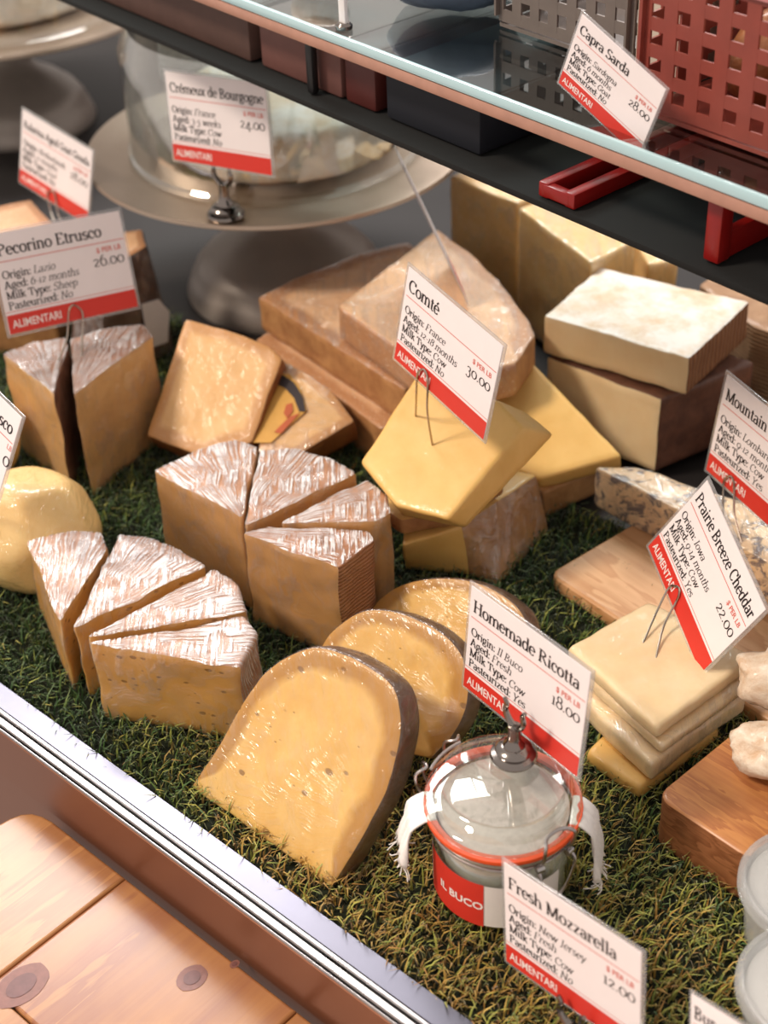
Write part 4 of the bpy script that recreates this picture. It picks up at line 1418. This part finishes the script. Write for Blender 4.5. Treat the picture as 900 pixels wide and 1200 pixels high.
# ------------------------------------------------------------------ cake stands
def cake_stand(label, c, hp, rp, rf, group):
    root = thing('cake_stand', label, 'stand', (c[0], c[1], -.004), group)
    MB().lathe([(.0001, 0), (rf, 0), (rf*1.01, .004), (rf*.99, .010), (rf*.95, .022), (rf*.93, .024), (rf*.90, .034), (rf*.80, .048), (rf*.78, .049), (rf*.64, .062), (rf*.45, .073), (rf*.30, .086), (rf*.24, .105), (rf*.20, hp-.012), (rf*.4, hp-.002), (.0001, hp-.002)], n=64).build('foot', 'pewter', root)
    MB().lathe([(.0001, hp-.002), (rp*.7, hp-.002), (rp*.97, hp+.001), (rp, hp+.005), (rp*.995, hp+.009), (rp*.97, hp+.009), (rp*.90, hp+.0065), (.0001, hp+.0065)], n=80).build('plate', 'plate_metal', root)
    return root
def cloche(label, c, z, r, h, group):
    root = thing('glass_cloche', label, 'cloche', (c[0], c[1], z), group)
    MB().lathe([(r, 0), (r+.003, .002), (r+.003, .007), (r, .010), (r, h*.72), (r*.93, h*.88), (r*.75, h*.97), (.0001, h), (.0001, h-.003), (r*.74, h*.97-.003), (r*.92, h*.87), (r-.003, h*.71), (r-.003, .002), (r, 0)], n=80, cap=False).build('glass_dome', 'glass', root)
    return root
SC = np.array([-.1005, 1.650])
cake_stand('metal cake stand with round foot under the Crémeux de Bourgogne sign', SC, .1705, .211, .117, 'cake stands with cloches')
cloche('glass cloche on the cake stand behind the Crémeux de Bourgogne sign', SC, .1735, .160, .165, 'glass cloches')
ck = [np.array([SC[0]+.01+.125*math.cos(a), SC[1]+.005+.125*math.sin(a), .232]) for a in np.linspace(0, 2*math.pi, 29)[:-1]]
cheese('soft_cheese', 'white bloomy soft wheel under the glass cloche behind the Crémeux de Bourgogne sign', 'cheese', ck, [p*[1, 1, 0]+EZ*.1735 for p in ck], 'rind', {'paste': 'brick_paste', 'rind': 'brick_top'}, cap='rind', base='rind', r=.008, amp=.003, seed=95)
SC2 = un(-5, -12, .185)[:2]
cake_stand('metal cake stand farther back behind the aged goat gouda sign', SC2, .1705, .24, .11, 'cake stands with cloches')
cloche('glass cloche farther back behind the aged goat gouda sign', SC2, .1735, .20, .16, 'glass cloches')
ck = [np.array([SC2[0]+.14*math.cos(a), SC2[1]+.14*math.sin(a), .235]) for a in np.linspace(0, 2*math.pi, 25)[:-1]]
cheese('soft_cheese', 'white soft wheel under the cloche farther back', 'cheese', ck, [p*[1, 1, 0]+EZ*.1735 for p in ck], 'rind', {'paste': 'brick_paste', 'rind': 'brick_top'}, cap='rind', base='rind', r=.008, amp=.003, seed=96)

# ------------------------------------------------------------------ glass shelf and the dark tray below it
ZS = .44
SA, SB = un(290, 0, ZS), un(900, 230, ZS)
D1 = nrm(SB-SA)
D2 = np.array([-D1[1], D1[0], 0])
AX = [D1, D2, EZ]
def sp(s_, t_, z):
    return np.array([SA[0], SA[1], 0])+D1*s_+D2*t_+EZ*z
sh = thing('glass_shelf', 'glass shelf with pale blue edge above the cheeses', 'shelf', sp(.3, .2, ZS-.012))
L0 = np.array(sh.location)
MB().box(sp(.25, .172, ZS-.006)-L0, (1.7, .34, .010), AX).build('glass_pane', 'shelf_glass', sh, smooth=False)
MB().box(sp(.25, -.0005, ZS-.004)-L0, (1.7, .004, .008), AX, .001).build('glass_edge', 'glass_edge', sh)
MB().box(sp(.25, .002, ZS-.0135)-L0, (1.7, .008, .010), AX, .002).build('edge_trim', 'peach_trim', sh)
ZR = .372
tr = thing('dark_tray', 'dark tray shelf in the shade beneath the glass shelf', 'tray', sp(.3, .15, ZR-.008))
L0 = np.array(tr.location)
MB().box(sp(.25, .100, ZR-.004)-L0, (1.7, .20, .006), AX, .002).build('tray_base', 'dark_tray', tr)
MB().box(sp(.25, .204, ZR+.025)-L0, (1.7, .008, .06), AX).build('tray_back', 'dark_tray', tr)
# things in the slot
def slot_box(name, label, cat, s0, s1, t0, t1, h, mat, z=ZR):
    root = thing(name, label, cat, sp((s0+s1)/2, (t0+t1)/2, z))
    MB().box((0, 0, h/2), (s1-s0, t1-t0, h), AX, .003).build('body', mat, root)
    MB().box((0, 0, h-.004), (s1-s0+.003, t1-t0+.003, .004), AX, .001).build('rim', mat, root)
    return root
def su(u, v, t_):
    P = onplane(u, v, sp(0, t_, 0), D2)
    return float((P-SA)@D1)
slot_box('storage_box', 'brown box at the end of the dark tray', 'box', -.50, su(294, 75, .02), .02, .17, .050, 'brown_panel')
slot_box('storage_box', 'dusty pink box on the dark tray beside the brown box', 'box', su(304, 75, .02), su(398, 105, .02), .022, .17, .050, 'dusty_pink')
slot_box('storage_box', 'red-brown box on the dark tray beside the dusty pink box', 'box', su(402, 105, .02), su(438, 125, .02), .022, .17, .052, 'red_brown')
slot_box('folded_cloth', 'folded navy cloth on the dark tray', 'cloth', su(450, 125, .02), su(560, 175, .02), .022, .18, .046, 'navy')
pk = slot_box('black_post', 'black strut in front of the dusty pink box', 'post', su(360, 90, .012), su(368, 90, .012), .010, .018, .054, 'black_plastic')
s_r, s_p = su(668, 225, .02), su(858, 262, .03)
rc = thing('red_crate', 'open red plastic frame crate in the dark slot under the glass shelf', 'crate', sp((s_r+s_p)/2, .10, ZR))
mb = MB()
o_ = np.array(rc.location)
def bar(a, b, w=.006, h=None):
    a, b = np.asarray(a)-o_, np.asarray(b)-o_
    d = nrm(b-a)
    s_ = nrm(np.cross(d, EZ) if abs(d[2]) < .9 else D1)
    mb.box((a+b)/2, (np.linalg.norm(b-a), w, h or w), [d, s_, np.cross(d, s_)], .0015)
bar(sp(s_r-.012, .004, ZR+.006), sp(s_r-.012, .19, ZR+.006), .010, .012)
bar(sp(s_r+.014, .004, ZR+.006), sp(s_r+.014, .19, ZR+.006), .010, .012)
bar(sp(s_r-.012, .0075, ZR+.006), sp(s_r+.014, .0075, ZR+.006), .008, .010)
bar(sp(s_r-.012, .185, ZR+.008), sp(s_p, .185, ZR+.008), .008, .016)
bar(sp(s_p, .016, ZR+.001), sp(s_p, .016, ZR+.050), .013)
bar(sp(s_p, .016, ZR+.010), sp(s_p, .185, ZR+.010), .008, .020)
bar(sp(s_p, .185, ZR+.001), sp(s_p, .185, ZR+.050), .013)
mb.build('frame', 'red_plastic', rc)

# baskets with square holes on the glass shelf
def lattice(A, dx, L_, dz, Hh, nx, nz_, hole, root, mat, th=.002, name='basket_wall'):
    mb = MB()
    cw_, ch_ = L_/nx, Hh/nz_
    nrm_ = nrm(np.cross(dx, dz))
    for k in range(nx+1):
        w = cw_*(1-hole)
        mb.box(A+dx*(k*cw_)+dz*Hh/2, (w, Hh, th), [dx, dz, nrm_])
    for k in range(nz_+1):
        w = ch_*(1-hole)
        mb.box(A+dx*L_/2+dz*(k*ch_), (L_, w, th*.9), [dx, dz, nrm_])
    mb.build(name, mat, root, smooth=False)
def basket(label, s0, s1, t0, t1, h, mat, rim, nx, nz_, nt):
    root = thing('plastic_basket', label, 'basket', sp((s0+s1)/2, (t0+t1)/2, ZS))
    o_ = np.array(root.location)
    for A, d, L_, n_ in ((sp(s0, t0, ZS), D1, s1-s0, nx), (sp(s0, t1, ZS), D1, s1-s0, nx), (sp(s0, t0, ZS), D2, t1-t0, nt), (sp(s1, t0, ZS), D2, t1-t0, nt)):
        lattice(A-o_+EZ*.010, d, L_, EZ, h-.008, n_, nz_, .5, root, mat)
    MB().box(EZ*.002, (s1-s0, t1-t0, .003), AX).build('basket_floor', mat, root, smooth=False)
    mb = MB()
    for A, d, L_ in ((sp((s0+s1)/2, t0, ZS), D1, s1-s0), (sp((s0+s1)/2, t1, ZS), D1, s1-s0), (sp(s0, (t0+t1)/2, ZS), D2, t1-t0), (sp(s1, (t0+t1)/2, ZS), D2, t1-t0)):
        mb.box(A-o_+EZ*(h+.004), (L_+.008, .008, .006), [d, np.cross(EZ, d), EZ], .001)
    mb.build('basket_rim', rim, root)
    return root
basket('grey-brown plastic basket with square holes on the glass shelf', .20, .335, .10, .30, .085, 'grey_basket', 'grey_basket', 7, 4, 9)
basket('red plastic basket with square holes on the glass shelf behind the Capra Sarda sign', .395, .75, .045, .26, .10, 'red_basket', 'pink_rim', 16, 5, 10)
slot_box('carton', 'cream carton between the two plastic baskets on the glass shelf', 'box', .340, .388, .10, .25, .11, 'cream_box', ZS)
def simple_lump(label, s_, t_, rad, mat, seed):
    P = sp(s_, t_, ZS)
    lump('wrapped_cheese', label, mat, [P[0], P[1], ZS+rad[2]*.9], [D1, D2, EZ], rad, seed, .004, 40, flat=ZS+.0005)
simple_lump('white wrapped cheese on the glass shelf near its post', .035, .05, (.028, .02, .012), 'white_rind', 4)
simple_lump('blue-grey wrapped bundle on the glass shelf beside the grey-brown basket', .13, .12, (.055, .06, .03), 'blue_grey', 6)
for i_ in range(5):
    simple_lump('orange wrapped cheese inside the red basket', .445+.058*i_, .13, (.026, .05, .035), 'gouda_rind', 14+i_)
    bpy.data.objects['wrapped_cheese'+'.%03d' % (i_+3)]['group'] = 'orange wrapped cheeses in the red basket'
pz = thing('shelf_post', 'white post standing on the glass shelf edge', 'post', sp(.112, .012, ZS))
MB().box((0, 0, .10), (.008, .004, .20), AX, .001).build('post', 'strip_white', pz)
MB().lathe([(.007, 0), (.007, .003), (.005, .005), (.0001, .005)], n=24).build('post_foot', 'chrome', pz)
